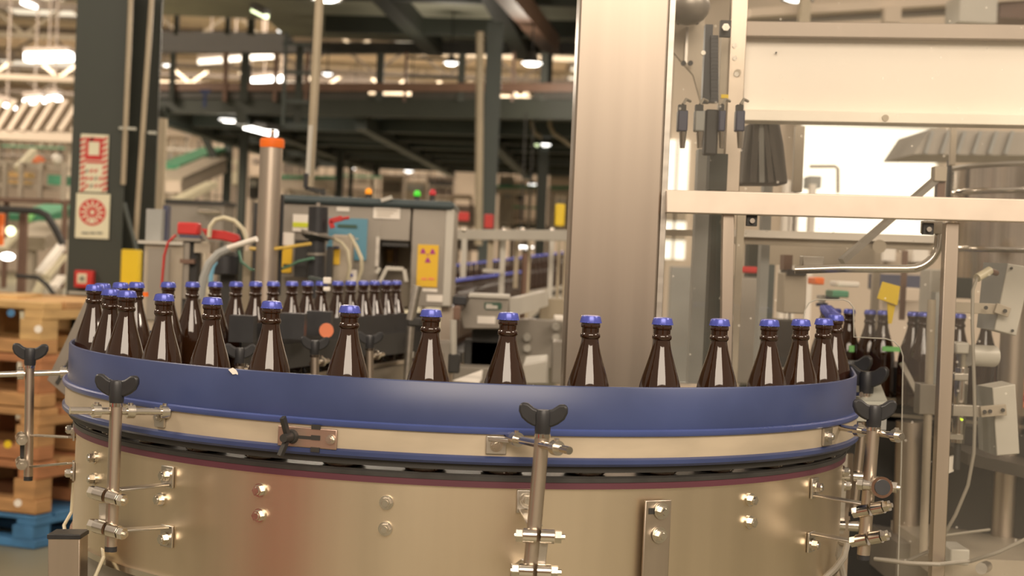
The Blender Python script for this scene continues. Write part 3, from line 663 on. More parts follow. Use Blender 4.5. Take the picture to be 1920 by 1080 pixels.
for i, (px, y0, y1, D, lab) in enumerate(((590, 652, 720, 3.45, 'small clamp post inside the bend, middle of three behind the front bottles'), (693, 640, 720, 3.75, 'small clamp post inside the bend, right of three behind the front bottles'), (449, 668, 720, 3.2, 'small clamp post inside the bend, left of three behind the front bottles'))):
    clamp(lab, P(px, y0+14, D), P(px, y1+30, D), .009, (1, .2, 0), (P(px-6, y0+30, D+.05), P(px+25, y0+24, D+.15)), [], (.6,), sc=.9)

# ---------------------------------------------------------------- bottles
BH = .238
body_prof = [(.001, .001), (.028, 0), (.032, .003), (.0332, .008), (.0336, .04), (.0336, .110), (.0330, .121), (.0310, .135), (.0272, .149), (.0224, .164), (.0181, .178), (.0149, .190), (.0132, .199),
             (.0128, .2025), (.0148, .205), (.0151, .2075), (.0146, .210), (.0128, .212), (.0128, .2185), (.0143, .2198), (.0146, .2235), (.0138, .2268), (.001, .2270)]
cap_prof = [(.0140, .2262), (.0160, .2266), (.0157, .2288), (.0151, .2335), (.0138, .2366), (.010, .2378), (.001, .238)]
fl = [.045, .045, .02, 0, 0, 0, 0]
ub = build(MB().lathe(body_prof, (0, 0, 0), 36), 'glass', M['glass_b']).data
uc = build(MB().lathe(cap_prof, (0, 0, 0), 42, fl), 'cap', M['cap']).data
for o in list(COL.objects):
    if o.type == 'MESH' and o.data in (ub, uc): bpy.data.objects.remove(o)
def bottle(x, y, z, label, group):
    t = thing('beer_bottle', label, 'bottle', (x, y, z), group)
    for nm, me in (('glass', ub), ('cap', uc)):
        o = bpy.data.objects.new(nm, me); COL.objects.link(o); o.parent = t
    return t
def cap_on_arc(px, py):                           # bottle on the near half of the bend whose cap shows at this column
    best = None
    for i in range(720):
        a = -math.pi+math.pi*1.0*i/720+.25
        if a > .05: continue
        x, y = CX+RB*math.cos(a), CY+RB*math.sin(a)
        # column of the cap at this place
        d = abs((P(px, py, y)).x-x)
        if best is None or d < best[0]: best = (d, x, y)
    return best[1], best[2]
front = [(208, 547), (238, 552), (308, 557), (397, 565), (508, 571), (655, 579), (810, 586), (952, 592), (1108, 599), (1243, 604), (1350, 607), (1443, 610), (1502, 610), (1545, 610)]
for i, (px, py) in enumerate(front):
    x, y = cap_on_arc(px, py)
    bottle(x, y, zb, 'blue-capped brown bottle behind the blue rail, %s from the left in the front row' % dash(i+1), 'bottles in the front row of the bend')
n = Vector((math.cos(aL), math.sin(aL), 0)); p0 = Vector((CX, CY, 0))+n*RB
# left flank of the bend and the straight run leaving it
for i, a in enumerate((math.radians(192), math.radians(182.5), math.radians(172.5))):
    bottle(CX+RB*math.cos(a), CY+RB*math.sin(a), zb, 'blue-capped brown bottle crowded at the left turn of the bend, %s going away' % dash(i+1), 'bottles at the left turn')
tt = (-.02, .115, .225, .335, .442, .5485, .649, .762, .861, .954, 1.068, 1.162, 1.259, 1.348, 1.445, 1.53)
for i, t in enumerate(tt):
    p = p0+dL*t
    bottle(p.x, p.y, zb, 'blue-capped brown bottle in the back row towards the grey cabinet, %s from the left' % dash(i+1), 'bottles in the back row')
n = Vector((math.cos(aR), math.sin(aR), 0)); p0 = Vector((CX, CY, 0))+n*RB
for i in range(10):
    p = p0+dR*(-.005+i*.105) if i else Vector((CX+RB*math.cos(aR-.13), CY+RB*math.sin(aR-.13), 0))
    if i == 0: continue
    bottle(p.x, p.y, zb, 'blue-capped brown bottle in the tight file at the right end, %s going away' % dash(i), 'bottles filing in at the right end')
for i, (px, D) in enumerate(((1567, 4.25), (1593, 4.2), (1632, 4.15), (1657, 4.12), (1713, 4.05), (1733, 4.02), (1800, 3.98), (1850, 3.95))):
    q = P(px, 578+(px-1567)*.04, D)
    bottle(q.x, q.y, q.z-BH, 'brown bottle on the cross conveyor behind the clear guard, %s from the left' % dash(i+1), 'bottles on the cross conveyor')
xc = P(1567, 578, 4.25); xd = P(1850, 590, 3.95)
cc = thing('cross_conveyor', 'dark cross conveyor with steel edge behind the clear guard on the right', 'conveyor', ((xc.x+xd.x)/2, 4.1, 0))
e = (xd-xc).normalized()
build(MB().bar(xc-e*.3-Vector((0, 0, BH+.012)), xd+e*.5-Vector((0, 0, BH+.012)), .09, .02), 'chain_top', M['chain'], cc)
for s, m_ in ((-.075, 'steel'), (.075, 'steel')):
    build(MB().bar(xc-e*.1+Vector((0, s, -BH+.012)), xd+e*.5+Vector((0, s, -BH+.012)), .006, .016), 'edge_strip', M[m_], cc)
build(MB().bar(xc-e*.1+Vector((0, -.08, -BH-.022)), xd+e*.5+Vector((0, -.08, -BH-.022)), .01, .008), 'lower_strip', M['steel'], cc)
build(MB().bar(xc-e*.05+Vector((0, 0, -BH-.30)), xd+e*.5+Vector((0, 0, -BH-.30)), .14, .52), 'side_panel', M['dark'], cc)
build(MB().fb(1655, 650, 1688, 659, 4.02, .006).fb(1592, 648, 1602, 660, 4.08, .006), 'wear_pad', M['lime'], cc)
# far twin rows of bottles beyond the inspection cabinet
A, B_ = P(846, 523, 5.7), P(1000, 505, 11.2)
N = 34
for i in range(N):
    q = A.lerp(B_, (i/(N-1))**1.25)
    bottle(q.x, q.y, q.z-BH, 'far brown bottle right of the cabinet on the nearer lane, %s going away' % dash(i+1), 'bottles on the near far lane')
fl_ = thing('far_conveyor', 'long far conveyor with steel sides carrying the nearer lane of bottles', 'conveyor', ((A.x+B_.x)/2, (A.y+B_.y)/2, 0))
dz = Vector((0, 0, BH))
build(MB().bar(A-dz-Vector((0, .3, .02)), B_-dz+Vector((0, 1.5, -.02)), .12, .035), 'chain_top', M['chain'], fl_)
build(MB().bar(A-dz+Vector((.10, 0, -.01)), B_-dz+Vector((.13, 1.2, -.01)), .02, .06), 'side_rail', M['lgrey'], fl_)
for t in (.1, .5, .9):
    q = A.lerp(B_, t); build(MB().obox((q.x, q.y, (q.z-BH)/2-.02), (.08, .08, q.z-BH-.06)), 'leg', M['steel_v'], fl_)
A, B_ = P(848, 496, 9.4), P(1072, 470, 11)
N = 26
for i in range(N):
    q = A.lerp(B_, i/(N-1))
    bottle(q.x, q.y, q.z-BH, 'far brown bottle on the higher lane behind the guard rails, %s from the left' % dash(i+1), 'bottles on the higher far lane')
f2 = thing('far_conveyor', 'higher far conveyor with a grey side plate behind the guard rails', 'conveyor', ((A.x+B_.x)/2, (A.y+B_.y)/2, 0))
build(MB().bar(A-dz-Vector((0, 0, .02)), B_-dz-Vector((0, 0, .02)), .12, .035), 'chain_top', M['chain'], f2)
build(MB().bar(A-dz-Vector((0, .1, .06)), B_-dz-Vector((0, .1, .06)), .03, .14), 'side_plate', M['lgrey'], f2)
for t in (.05, .5, .95):
    q = A.lerp(B_, t); build(MB().obox((q.x, q.y, (q.z-BH)/2-.06), (.07, .07, q.z-BH-.16)), 'leg', M['steel_v'], f2)

# back straight: inner dark rail and steel side frames
n = Vector((math.cos(aL), math.sin(aL), 0)); p0 = Vector((CX, CY, 0))+n*RB
bs = thing('straight_conveyor', 'steel straight conveyor run carrying the back row to the cabinet', 'conveyor', (p0.x+.2, p0.y+.8, 0))
def off(t, o, z): q = p0+dL*t+n*o; return Vector((q.x, q.y, zr(z)))
build(MB().bar(off(.36, -.055, -.20), off(1.75, -.055, -.20), .006, .055), 'dark_guide', M['black'], bs)
build(MB().bar(off(.36, -.062, -.255), off(1.75, -.062, -.255), .006, .06), 'dark_guide', M['dark'], bs)
build(MB().bar(off(.30, -.085, -.305), off(1.75, -.085, -.305), .012, .012), 'edge_strip', M['polish'], bs)
build(MB().bar(off(.30, -.08, -.345), off(1.75, -.08, -.345), .01, .06), 'side_panel', M['steel'], bs)
build(MB().bar(off(.30, -.05, -.40), off(1.75, -.05, -.40), .02, .06), 'gap_panel', M['dark'], bs)
build(MB().bar(off(.30, -.085, -.50), off(1.75, -.085, -.50), .01, .14), 'side_panel', M['steel_v'], bs)
for t in (.45, 1.1, 1.7): q = off(t, 0, 0); build(MB().obox((q.x, q.y, zr(-.36)/2), (.06, .06, zr(-.36))), 'leg', M['steel_v'], bs)
for i, (px, D) in enumerate(((455, 3.5), (550, 3.72), (600, 3.9))):
    solo(MB().fb(px-26, 592-i*4, px+20, 642-i*6, D, .05), 'guide_block', M['black'], 'black square guide block between the front bottles, %s from the left' % dash(i+1), 'block')
og = MB().cyl(P(612, 620, 3.85), P(612, 619, 3.87), .017, n=24)
oe = solo(og, 'round_sticker', M['orange2'], 'round orange sticker on a dark box behind the front bottles', 'sticker')
# ---------------------------------------------------------------- stainless column and machine guard on the right
DG = 3.05
sc_ = thing('stainless_column', 'broad brushed stainless column rising behind the front bottles', 'column', (P(1157, 540, DG).x, DG+.09, 0))
xa = P(1070, 400, DG).x; xb = P(1238, 400, DG).x
build(MB().obox(((xa+xb)/2, DG+.09, 1.5), (xb-xa, .18, 3.0)), 'body', M['col'], sc_, .004)
build(MB().obox((xb+.007, DG+.06, 1.5), (.012, .10, 3.0)), 'edge_flange', M['steel'], sc_, .001)
gd = thing('machine_guard', 'stainless tube guard frame with dusty clear panes right of the column', 'guard', (P(1600, 540, DG).x, DG, 0))
bl, br_ = P(1248, 378, DG), P(2300, 406, DG-.03)
build(MB().bar(bl, br_, .043, .043), 'top_rail', M['satin'], gd, .002)
def vpost(px, py0, py1, D, wpx, name, m, parent, bevel=.0015):
    x = P(px, (py0+py1)/2, D).x; z0 = P(px, py1, D).z; z1 = P(px, py0, D).z; wd = wpx*D/F
    return build(MB().obox((x, D+wd/2, (z0+z1)/2), (wd, wd, z1-z0)), name, m, parent, bevel)
p1 = build(MB().bar(P(1783, 418, DG), P(1753, 1130, DG), .0255, .0255, (0, 1, 0)), 'post', M['steel_v'], gd, .0015)
p2 = build(MB().bar(P(1365, 402, DG), P(1360, 720, DG), .022, .022, (0, 1, 0)), 'post', M['steel_v'], gd, .0015)
for px, py in ((1410, 412), (1741, 428)):
    o = build(MB().fb(px-10, py-10, px+10, py+12, DG-.012, .012), 'clip', M['dark'], gd, .001)
    c = P(px, py+2, DG-.013); build(MB().cyl(c, c+Vector((0, -.006, 0)), .005, n=8), 'screw', M['bolt'], o)
# panes, the right one cut away for the bottles
DP = DG+.035
def pane(pix, name='pane', m='pane'):
    return build(MB().pp(pix, DP, .004), name, M[m], gd, smooth=False)
pane([(1247, 396), (1352, 399), (1350, 716), (1238, 716)])
cut = [(1507, 722), (1507, 600), (1509, 582), (1517, 568), (1530, 562), (1582, 562), (1592, 566), (1600, 576), (1601, 632), (1660, 635), (1676, 640), (1688, 652), (1693, 668), (1690, 860), (1683, 1100)]
pane([(1376, 400), (1772, 414), (1766, 600), (1744, 1100)] + cut[::-1] + [(1374, 722)])
pane([(1795, 416), (2000, 424), (2000, 1130), (1765, 1130)])
pane([(1252, -20), (2000, -20), (2000, 374), (1250, 356)])
build(MB().tube([P(x, y, DP+.002) for x, y in cut], .0012, 6), 'pane_edge', M['acryl'], gd)
# bent tube handle, diagonal rod and clevis
hd = thing('bent_tube_handle', 'polished bent tube arm hanging below the guard rail', 'handle', P(1740, 470, DG+.09))
pts = [P(1490, 506, DG+.14), P(1580, 503, DG+.13), P(1700, 504, DG+.10)]
for i in range(1, 8):
    a = i/8*math.pi/2; pts.append(P(1705+55*math.sin(a), 452+52*math.cos(a), DG+.10))
pts += [P(1761, 440, DG+.10), P(1764, 420, DG+.10)]
build(MB().tube(pts, .0085, 14), 'tube', M['polish'], hd)
build(MB().fb(1733, 414, 1768, 438, DG+.08, .03), 'bracket', M['steel'], hd, .001)
rd = thing('diagonal_rod', 'slim diagonal steel rod behind the guard rail, pinned to the tank bracket', 'rod', P(1660, 420, DG+.3))
build(MB().bar(P(1578, 490, DG+.25), P(1762, 330, DG+.35), .016, .012), 'rod', M['steel'], rd)
build(MB().fb(1752, 312, 1776, 340, DG+.33, .03), 'clevis', M['beige'], rd, .002)
build(MB().fb(1758, 340, 1772, 372, DG+.34, .025), 'clevis_post', M['brown'], rd)
build(MB().fb(1505, 480, 1545, 500, DG+.2, .04), 'lug', M['steel'], rd, .002)
# cover panel assembly
cv = thing('cover_panel', 'pale smooth machine cover panel behind the upper pane', 'panel', (P(1680, 140, 3.4).x, 3.4, P(1680, 215, 3.4).z))
build(MB().prism([P(1395, 66, 3.4), P(2500, 80, 3.30), P(2500, 226, 3.30), P(1395, 206, 3.4)], (0, .05, 0)), 'sheet', mat('pale_satin_panel', (.84, .77, .68), .5, .1, .05, (2, 2, 2)), cv)
build(MB().prism([P(1393, 39, 3.37), P(2500, 54, 3.27), P(2500, 82, 3.27), P(1393, 68, 3.37)], (0, .08, 0)), 'top_strip', mat('tan_satin_strip', (.36, .30, .245), .45, .3, .06), cv, .002)
build(MB().prism([P(1395, 205, 3.37), P(2500, 225, 3.27), P(2500, 246, 3.27), P(1395, 226, 3.37)], (0, .08, 0)), 'lower_lip', mat('cream_lip', (.90, .83, .72), .4, .1, .05), cv, .002)
for px, py in ((1658, 222), (1890, 229), (1382, 137)):
    c = P(px, py, 3.355); build(MB().cyl(c, c-Vector((0, .012, 0)), .007, n=12), 'screw', M['beige'], cv)
for px, py in ((1748, 122), (1455, 99)):
    c = P(px, py, 3.39); build(MB().cyl(c, c-Vector((0, .004, 0)), .002, n=8), 'rivet', M['dark'], cv)
up_ = thing('lift_mast', 'vertical lift mast with black cable chain behind the upper pane', 'mast', (P(1355, 300, 3.3).x, 3.3, 0))
vpost(1380, -30, 360, 3.35, 30, 'mast_profile', M['steel_v'], up_)
vpost(1357, 40, 350, 3.36, 20, 'mast_profile', M['beige'], up_)
vpost(1383, 396, 720, 3.4, 14, 'mast_profile', M['beige'], up_)
build(MB().fb(1320, 46, 1334, 192, 3.3, .03), 'cable_chain', M['black'], up_)
ch = MB()
for i in range(18): ch.fb(1333, 66+i*7, 1347, 72.6+i*7, 3.29, .03)
o = build(ch, 'chain_links', M['black'], up_); o['kind'] = 'stuff'
build(MB().fb(1330, 288, 1364, 356, 3.32, .05), 'lower_guide', M['gdark'], up_)
build(MB().fb(1300, 280, 1330, 720, 3.6, .05), 'lower_guide', M['grey'], up_)
build(MB().fb(1328, 398, 1352, 720, 3.34, .05), 'lower_guide', M['gdark'], up_)
build(MB().fb(1351, 38, 1371, 68, 3.28, .02), 'bracket', M['dark'], up_); c = P(1360, 52, 3.27); build(MB().cyl(c, c-Vector((0, .01, 0)), .008, n=6), 'bolt', M['bolt'], up_)
build(MB().fb(1352, 177, 1366, 184, 3.3, .01), 'yellow_mark', M['yellow'], up_)
for px, py in ((1377, 87), (1377, 110), (1318, 100), (1380, 140)):
    c = P(px, py, 3.28); build(MB().cyl(c, c-Vector((0, .008, 0)), .005, n=8), 'bolt', M['bolt'], up_)
wp = thing('angled_side_panel', 'beige angled side plate next to the column behind the pane', 'panel', (P(1290, 100, 3.7).x, 3.7, P(1290, 180, 3.7).z))
build(MB().pp([(1262, -30), (1322, -30), (1318, 205), (1300, 140), (1280, 118), (1262, 96)], 3.7, .02), 'sheet', M['beige'], wp)
build(MB().fb(1285, 50, 1290, 118, 3.69, .01), 'seam', M['steel'], wp)
for px, py in ((1281, 119), (1294, 119), (1272, 42), (1306, 42)):
    c = P(px, py, 3.68); build(MB().cyl(c, c-Vector((0, .01, 0)), .006, n=8), 'screw', M['dark'], wp)
build(MB().ball(P(1290, 10, 3.6), .05, sz=.9), 'motor_cap', M['greyp'], wp)
for i, (x0, x1, m, lab) in enumerate(((1271, 1290, 'navy', 'dark blue gripper cylinder nearest the stainless column'), (1303, 1322, 'grey', 'grey gripper cylinder second from the stainless column'), (1348, 1361, 'navy', 'small dark blue gripper cylinder in front of the mast'), (1380, 1397, 'navy', 'dark blue gripper cylinder nearest the cover panel'))):
    t = thing('gripper_cylinder', lab, 'gripper', P((x0+x1)/2, 260, 3.2))
    build(MB().fb(x0, 206, x1, 246, 3.2, .03), 'body', M[m], t, .003); build(MB().fb(x0+2, 196, x1-3, 208, 3.2, .025), 'cap', M['dark'], t)
    c = P((x0+x1)/2, 246, 3.215); e = P((x0+x1)/2-1, 278, 3.215)
    build(MB().cyl(c, e, .008, .005), 'nozzle', M['polish'], t)
    build(MB().tube([P((x0+x1)/2, 196, 3.21), P((x0+x1)/2+6, 186, 3.22), P((x0+x1)/2+14, 190, 3.24)], .003, 6), 'air_hose', M['cable'], t)
solo(MB().fb(1322, 205, 1347, 290, 3.22, .04), 'carriage_block', M['dark'], 'black carriage block among the gripper cylinders', 'block', bevel=.004)
sl = thing('dark_sleeve', 'dark grey draped sleeve hanging under the cover panel', 'sleeve', P(1435, 345, 3.7))
build(MB().pp([(1405, 230), (1462, 228), (1470, 270), (1478, 345), (1392, 345), (1396, 290)], 3.7, .12), 'drape', M['sleeve'], sl, .006)
for px in (1412, 1428, 1445, 1460): build(MB().bar(P(1430+(px-1435)*.5, 232, 3.69), P(px, 342, 3.69), .012, .012, (0, 1, 0)), 'fold', M['grey'] if px == 1428 else M['sleeve'], sl)
build(MB().cyl(P(1430, 215, 3.68), P(1430, 232, 3.68), .012), 'stud', M['dark'], sl)
build(MB().fb(1425, 345, 1441, 700, 3.9, .05), 'stem', M['grey'], sl)
# inner frame seen through the panes
inf = thing('inner_frame', 'inner beige frame with a double rail behind the lower pane', 'frame', (P(1560, 540, 3.8).x, 3.8, 0))
build(MB().bar(P(1378, 437, 3.8), P(1752, 449, 3.8), .03, .017), 'rail', M['white'], inf); build(MB().bar(P(1378, 450, 3.82), P(1752, 462, 3.82), .03, .018), 'rail', M['beige'], inf)
build(MB().bar(P(1248, 436, 3.8), P(1352, 438, 3.8), .03, .014), 'rail', M['beige'], inf)
vpost(1498, 236, 360, 3.9, 18, 'post', M['beige'], inf); vpost(1788, 236, 310, 3.9, 11, 'post', M['beige'], inf)
vpost(1640, 470, 720, 4.6, 14, 'post', M['beige'], inf); vpost(1695, 470, 600, 4.9, 10, 'post', M['brown'], inf)
build(MB().cyl(P(1649, 462, 3.78), P(1649, 462, 3.83), .016, n=18), 'disc', M['beige'], inf)
build(MB().fb(1440, 455, 1640, 500, 4.4, .04), 'plate', M['beige'], inf)
bp = thing('beige_junction_box', 'beige junction box behind the lower pane, left of the cut-out', 'box', P(1492, 590, 4.0))
build(MB().fb(1469, 512, 1512, 588, 4.0, .1), 'body', M['beige'], bp, .003); build(MB().fb(1476, 506, 1512, 516, 3.99, .1), 'lid', M['dark'], bp)
build(MB().fb(1470, 478, 1486, 506, 4.0, .06), 'gland', M['brown'], bp)
for x0, y0, x1, y1, D, m, nm, lab in ((1390, 500, 1420, 512, 5.0, 'red', 'red_lever', 'red lever blurred behind the lower pane', ), (1394, 440, 1445, 900, 7, 'gdark', 'dark_machine', 'dark machine behind the pane with a red lever before it'),
        (1376, 520, 1430, 720, 6, 'greyp', 'grey_cabinet', 'grey cabinet behind the lower pane, left'), (1436, 470, 1450, 700, 5.5, 'gmid', 'green_post', 'slim grey-green post behind the lower pane'),
        (1528, 520, 1546, 534, 4.8, 'orange', 'orange_float', 'orange float behind the tube arm'), (1570, 528, 1612, 538, 4.9, 'white', 'white_ledge', 'white ledge behind the tube arm'),
        (1562, 545, 1592, 558, 4.8, 'green', 'green_block', 'green block just above the cut-out edge'), (1648, 475, 1748, 900, 6.5, 'cream', 'cream_cabinet', 'cream cabinet behind the tube bend'),
        (1655, 455, 1680, 490, 6.4, 'white', 'white_window', 'white hatch on the cream cabinet, left one'), (1712, 460, 1742, 492, 6.4, 'white', 'white_window', 'white hatch on the cream cabinet, right one'),
        (1640, 515, 1740, 545, 6.3, 'navy', 'navy_cover', 'dark blue cover under the cream cabinet'), (1697, 540, 1725, 566, 5.4, 'cream', 'small_cream_box', 'small cream box above the cross conveyor bottles'),
        (1740, 505, 1768, 700, 4.8, 'lgrey', 'grey_upright', 'wide pale grey upright just left of the guard post'), (1795, 520, 1825, 560, 4.9, 'gdark', 'dark_block', 'dark green block under the tank'),
        (1545, 555, 1575, 562, 4.9, 'navy', 'navy_ledge', 'dark ledge above the cut-out'), (1440, 600, 1500, 690, 4.9, 'dark', 'dark_machine', 'dark machine foot low behind the pane'),
        (1255, 500, 1300, 720, 8, 'grey', 'grey_cabinet', 'grey cabinet behind the pane next to the stainless column')):
    solo(MB().fb(x0, y0, x1, y1, D, .12), nm, M[m], lab, nm.split('_')[-1], bevel=.004)
yt = thing('yellow_tag', 'bright yellow tag on a tapering yellow stick behind the pane', 'tag', P(1667, 610, 3.75))
build(MB().pp([(1655, 528), (1688, 537), (1683, 573), (1645, 560)], 3.75, .008), 'plate', M['yellow'], yt, .001)
build(MB().pp([(1664, 568), (1679, 572), (1672, 607), (1666, 607)], 3.76, .006), 'stick', M['yellow'], yt)
dw = thing('silver_nozzle_head', 'blue and silver nozzle head above the file of bottles at the right end', 'nozzle', P(1541, 590, 3.6))
build(MB().cyl(P(1541, 553, 4.6), P(1541, 568, 4.6), .010), 'stem', M['lgrey'], dw); build(MB().cyl(P(1541, 568, 4.6), P(1541, 574, 4.6), .017), 'collar', M['navy'], dw)
# slanting dark hopper under the bright window
hp = thing('ribbed_hood', 'grey ribbed hood hanging before the bright window', 'hood', P(1840, 290, 6))
build(MB().pp([(1745, 242), (1990, 250), (1990, 292), (1713, 289)], 6, .5), 'shell', M['greyp'], hp)
for px in (1735, 1765, 1795, 1825, 1855, 1885): build(MB().bar(P(px+14, 246, 5.98), P(px, 288, 5.98), .012, .012, (0, 1, 0)), 'rib', M['grey'], hp)
solo(MB().fb(1518, 330, 1540, 352, 7, .15), 'dark_lamp_box', M['grey'], 'small dark lamp box silhouetted on the bright window', 'box')
solo(MB().tube([P(1518, 312, 7), P(1566, 312, 7), P(1571, 316, 7), P(1571, 362, 7)], .008, 6), 'thin_pipe', M['beige'], 'thin pipe bracket silhouetted on the bright window', 'pipe')
for i, (px, y0, y1) in enumerate(((1464, 338, 362), (1476, 342, 362), (1484, 252, 362), (1513, 345, 362))):
    solo(MB().fb(px-5, y0, px+5, 900, 6.5, .06), 'cream_stand_pipe', M['white'], 'cream stand pipe right of the dark sleeve, %s from the left' % dash(i+1), 'pipe')
# top right roof structure near the guard
rf = thing('overhead_gantry', 'overhead gantry of grey beams above the cover panel', 'gantry', P(1650, 20, 9))
build(MB().bar(P(1395, 28, 9), P(1960, -6, 9.4), .2, .045), 'beam', M['cream'], rf); build(MB().bar(P(1395, 40, 9.2), P(1960, 12, 9.6), .2, .03), 'beam', M['truss'], rf)
build(MB().fb(1502, -10, 1520, 45, 8.8, .1), 'hanger', M['pipe'], rf); build(MB().fb(1800, -10, 1870, 42, 8.8, .3), 'duct', M['lgrey'], rf)
build(MB().fb(1875, 4, 1960, 34, 9.3, .3), 'bracket', M['brown'], rf); build(MB().fb(1660, 12, 1690, 42, 9.0, .1), 'hanger', M['cream'], rf)
# tank
tk = thing('steel_tank', 'round stainless tank with two hoops at the right edge', 'tank', (1.52, 4.0, 0))
TX, TY, TR = 1.535, 4.0, .452
zt = P(1783, 318, 4.0).z; zbm = P(1790, 520, 4.0).z
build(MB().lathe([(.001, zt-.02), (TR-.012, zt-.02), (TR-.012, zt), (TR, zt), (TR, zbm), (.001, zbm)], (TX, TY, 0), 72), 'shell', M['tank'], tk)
for py in (362, 467):
    zz = P(1790, py, 4.0).z
    t_ = MB().tube([(TX+(TR+.006)*math.cos(a*math.pi/36), TY+(TR+.006)*math.sin(a*math.pi/36), zz) for a in range(36, 73)], .007, 10)
    build(t_, 'hoop', M['polish'], tk)
build(MB().lathe([(TR-.014, zt), (TR+.004, zt-.002), (TR+.006, zt+.004), (TR, zt+.01), (TR-.014, zt+.006)], (TX, TY, 0), 72), 'rim', M['steel'], tk)
for a in (3.6, 4.4, 5.2): build(MB().cyl((TX+.38*math.cos(a), TY+.38*math.sin(a), 0), (TX+.38*math.cos(a), TY+.38*math.sin(a), zbm), .03), 'leg', M['steel_v'], tk)
build(MB().fb(1778, 300, 1784, 372, 3.95, .02), 'bracket', M['dark'], tk)
# sensor boxes on arms
def sensor(label, front, side, top, D, cable=None):
    t = thing('sensor_box', label, 'box', P(front[2][0], front[2][1], D))
    f = [P(x, y, D) for x, y in front]; back = Vector((-.0, .09, .0))
    sd = [P(x, y, D+.09) for x, y in side]
    vs = f+[sd[0], sd[1], f[1]+Vector((0, .09, 0)), f[2]+Vector((0, .09, 0))]
    # f: TL TR BR BL ; side: back TL, back BL
    build(MB().add(vs, [(0, 1, 2, 3), (4, 0, 3, 5), (4, 6, 1, 0), (1, 6, 7, 2), (3, 2, 7, 5), (4, 5, 7, 6)]), 'housing', M['lgrey'], t, .002)
    build(MB().add([p+Vector((-.0012, -.0006, 0)) for p in (sd[0], f[0], f[3], sd[1])], [(0, 1, 2, 3)]), 'side_cover', M['grey'], t)
    return t
s1 = sensor('tilted beige sensor box with a grey side at the right edge, upper one', [(1890, 494), (1935, 501), (1906, 630), (1864, 619)], [(1845, 492), (1832, 614)], None, 3.25)
for px, py in ((1896, 503), (1898, 620)):
    c = P(px, py, 3.248); build(MB().cyl(c, c-Vector((0, .003, 0)), .003, n=8), 'screw', M['dark'], s1)
build(MB().cyl(P(1832, 521, 3.2), P(1856, 507, 3.22), .0085), 'cable_plug', M['hosec'], s1)
build(MB().cyl(P(1856, 507, 3.22), P(1868, 512, 3.25), .006), 'socket', M['brown'], s1)
s2 = sensor('upright beige sensor box with a pale top at the right edge, lower one', [(1861, 727), (1904, 720), (1912, 851), (1869, 855)], [(1831, 722), (1836, 842)], None, 3.25)
cbl = solo(MB().tube([P(1832, 521, 3.2), P(1824, 545, 3.18), P(1823, 600, 3.16), P(1826, 700, 3.15), P(1828, 780, 3.14), P(1826, 850, 3.13), P(1815, 910, 3.13), P(1792, 965, 3.13), P(1772, 1000, 3.14), P(1750, 1030, 3.15), P(1700, 1052, 3.15), P(1640, 1048, 3.1)], .0036, 8), 'sensor_cable', M['cable'], 'grey cable drooping from the upper sensor box behind the guard post', 'cable')
solo(MB().tube([P(1640, 1048, 3.05), P(1700, 1056, 3.0), P(1760, 1058, 2.99), P(1820, 1052, 3.1), P(1870, 1036, 3.2), P(1925, 1010, 3.3)], .004, 8), 'floor_cable', M['cable'], 'thick pale cable swinging low behind the guard post to the right edge', 'cable')
solo(MB().tube([P(1772, 1004, 3.3), P(1815, 998, 3.35), P(1855, 993, 3.4)], .003, 6), 'thin_conduit', M['cable'], 'thin short conduit lying low right of the guard post', 'conduit')
am = thing('sensor_stand', 'stainless stand with arms holding the two sensor boxes', 'stand', (P(1803, 900, 3.3).x, 3.3, 0))
build(MB().cyl(P(1804, 690, 3.3), P(1796, 830, 3.3), .0135), 'pole', M['polish'], am)
build(MB().cyl(P(1796, 830, 3.3), P(1793, 880, 3.3), .007), 'lower_pole', M['dark'], am)
build(MB().fb(1789, 700, 1816, 714, 3.28, .04), 'collar', M['steel'], am, .002)
build(MB().fb(1792, 642, 1818, 664, 3.27, .05), 'head', M['lgrey'], am, .004); build(MB().cyl(P(1806, 664, 3.3), P(1805, 690, 3.3), .014, .010), 'neck', M['steel'], am)
build(MB().cyl(P(1816, 666, 3.28), P(1864, 668, 3.3), .022), 'cylinder', M['lgrey'], am)
build(MB().fb(1787, 760, 1838, 781, 3.24, .015), 'arm', M['steel'], am, .001); build(MB().bar(P(1838, 772, 3.235), P(1886, 768, 3.235), .01, .022), 'arm', M['beige'], am, .001)
build(MB().fb(1790, 568, 1870, 588, 3.24, .015), 'arm', M['beige'], am, .001); build(MB().bar(P(1866, 577, 3.235), P(1892, 586, 3.235), .01, .02), 'arm', M['beige'], am, .001)
for px, py in ((1848, 577), (1884, 583), (1846, 772), (1856, 771), (1880, 769)):
    c = P(px, py, 3.226); build(MB().cyl(c, c-Vector((0, .004, 0)), .004, n=8), 'screw', M['dark'], am)
build(MB().cyl(P(1804, 787, 3.285), P(1804, 787, 3.275), .0025, n=8), 'led', M['led'], am)
build(MB().fb(1780, 815, 1806, 824, 3.28, .05), 'foot', M['steel'], am)
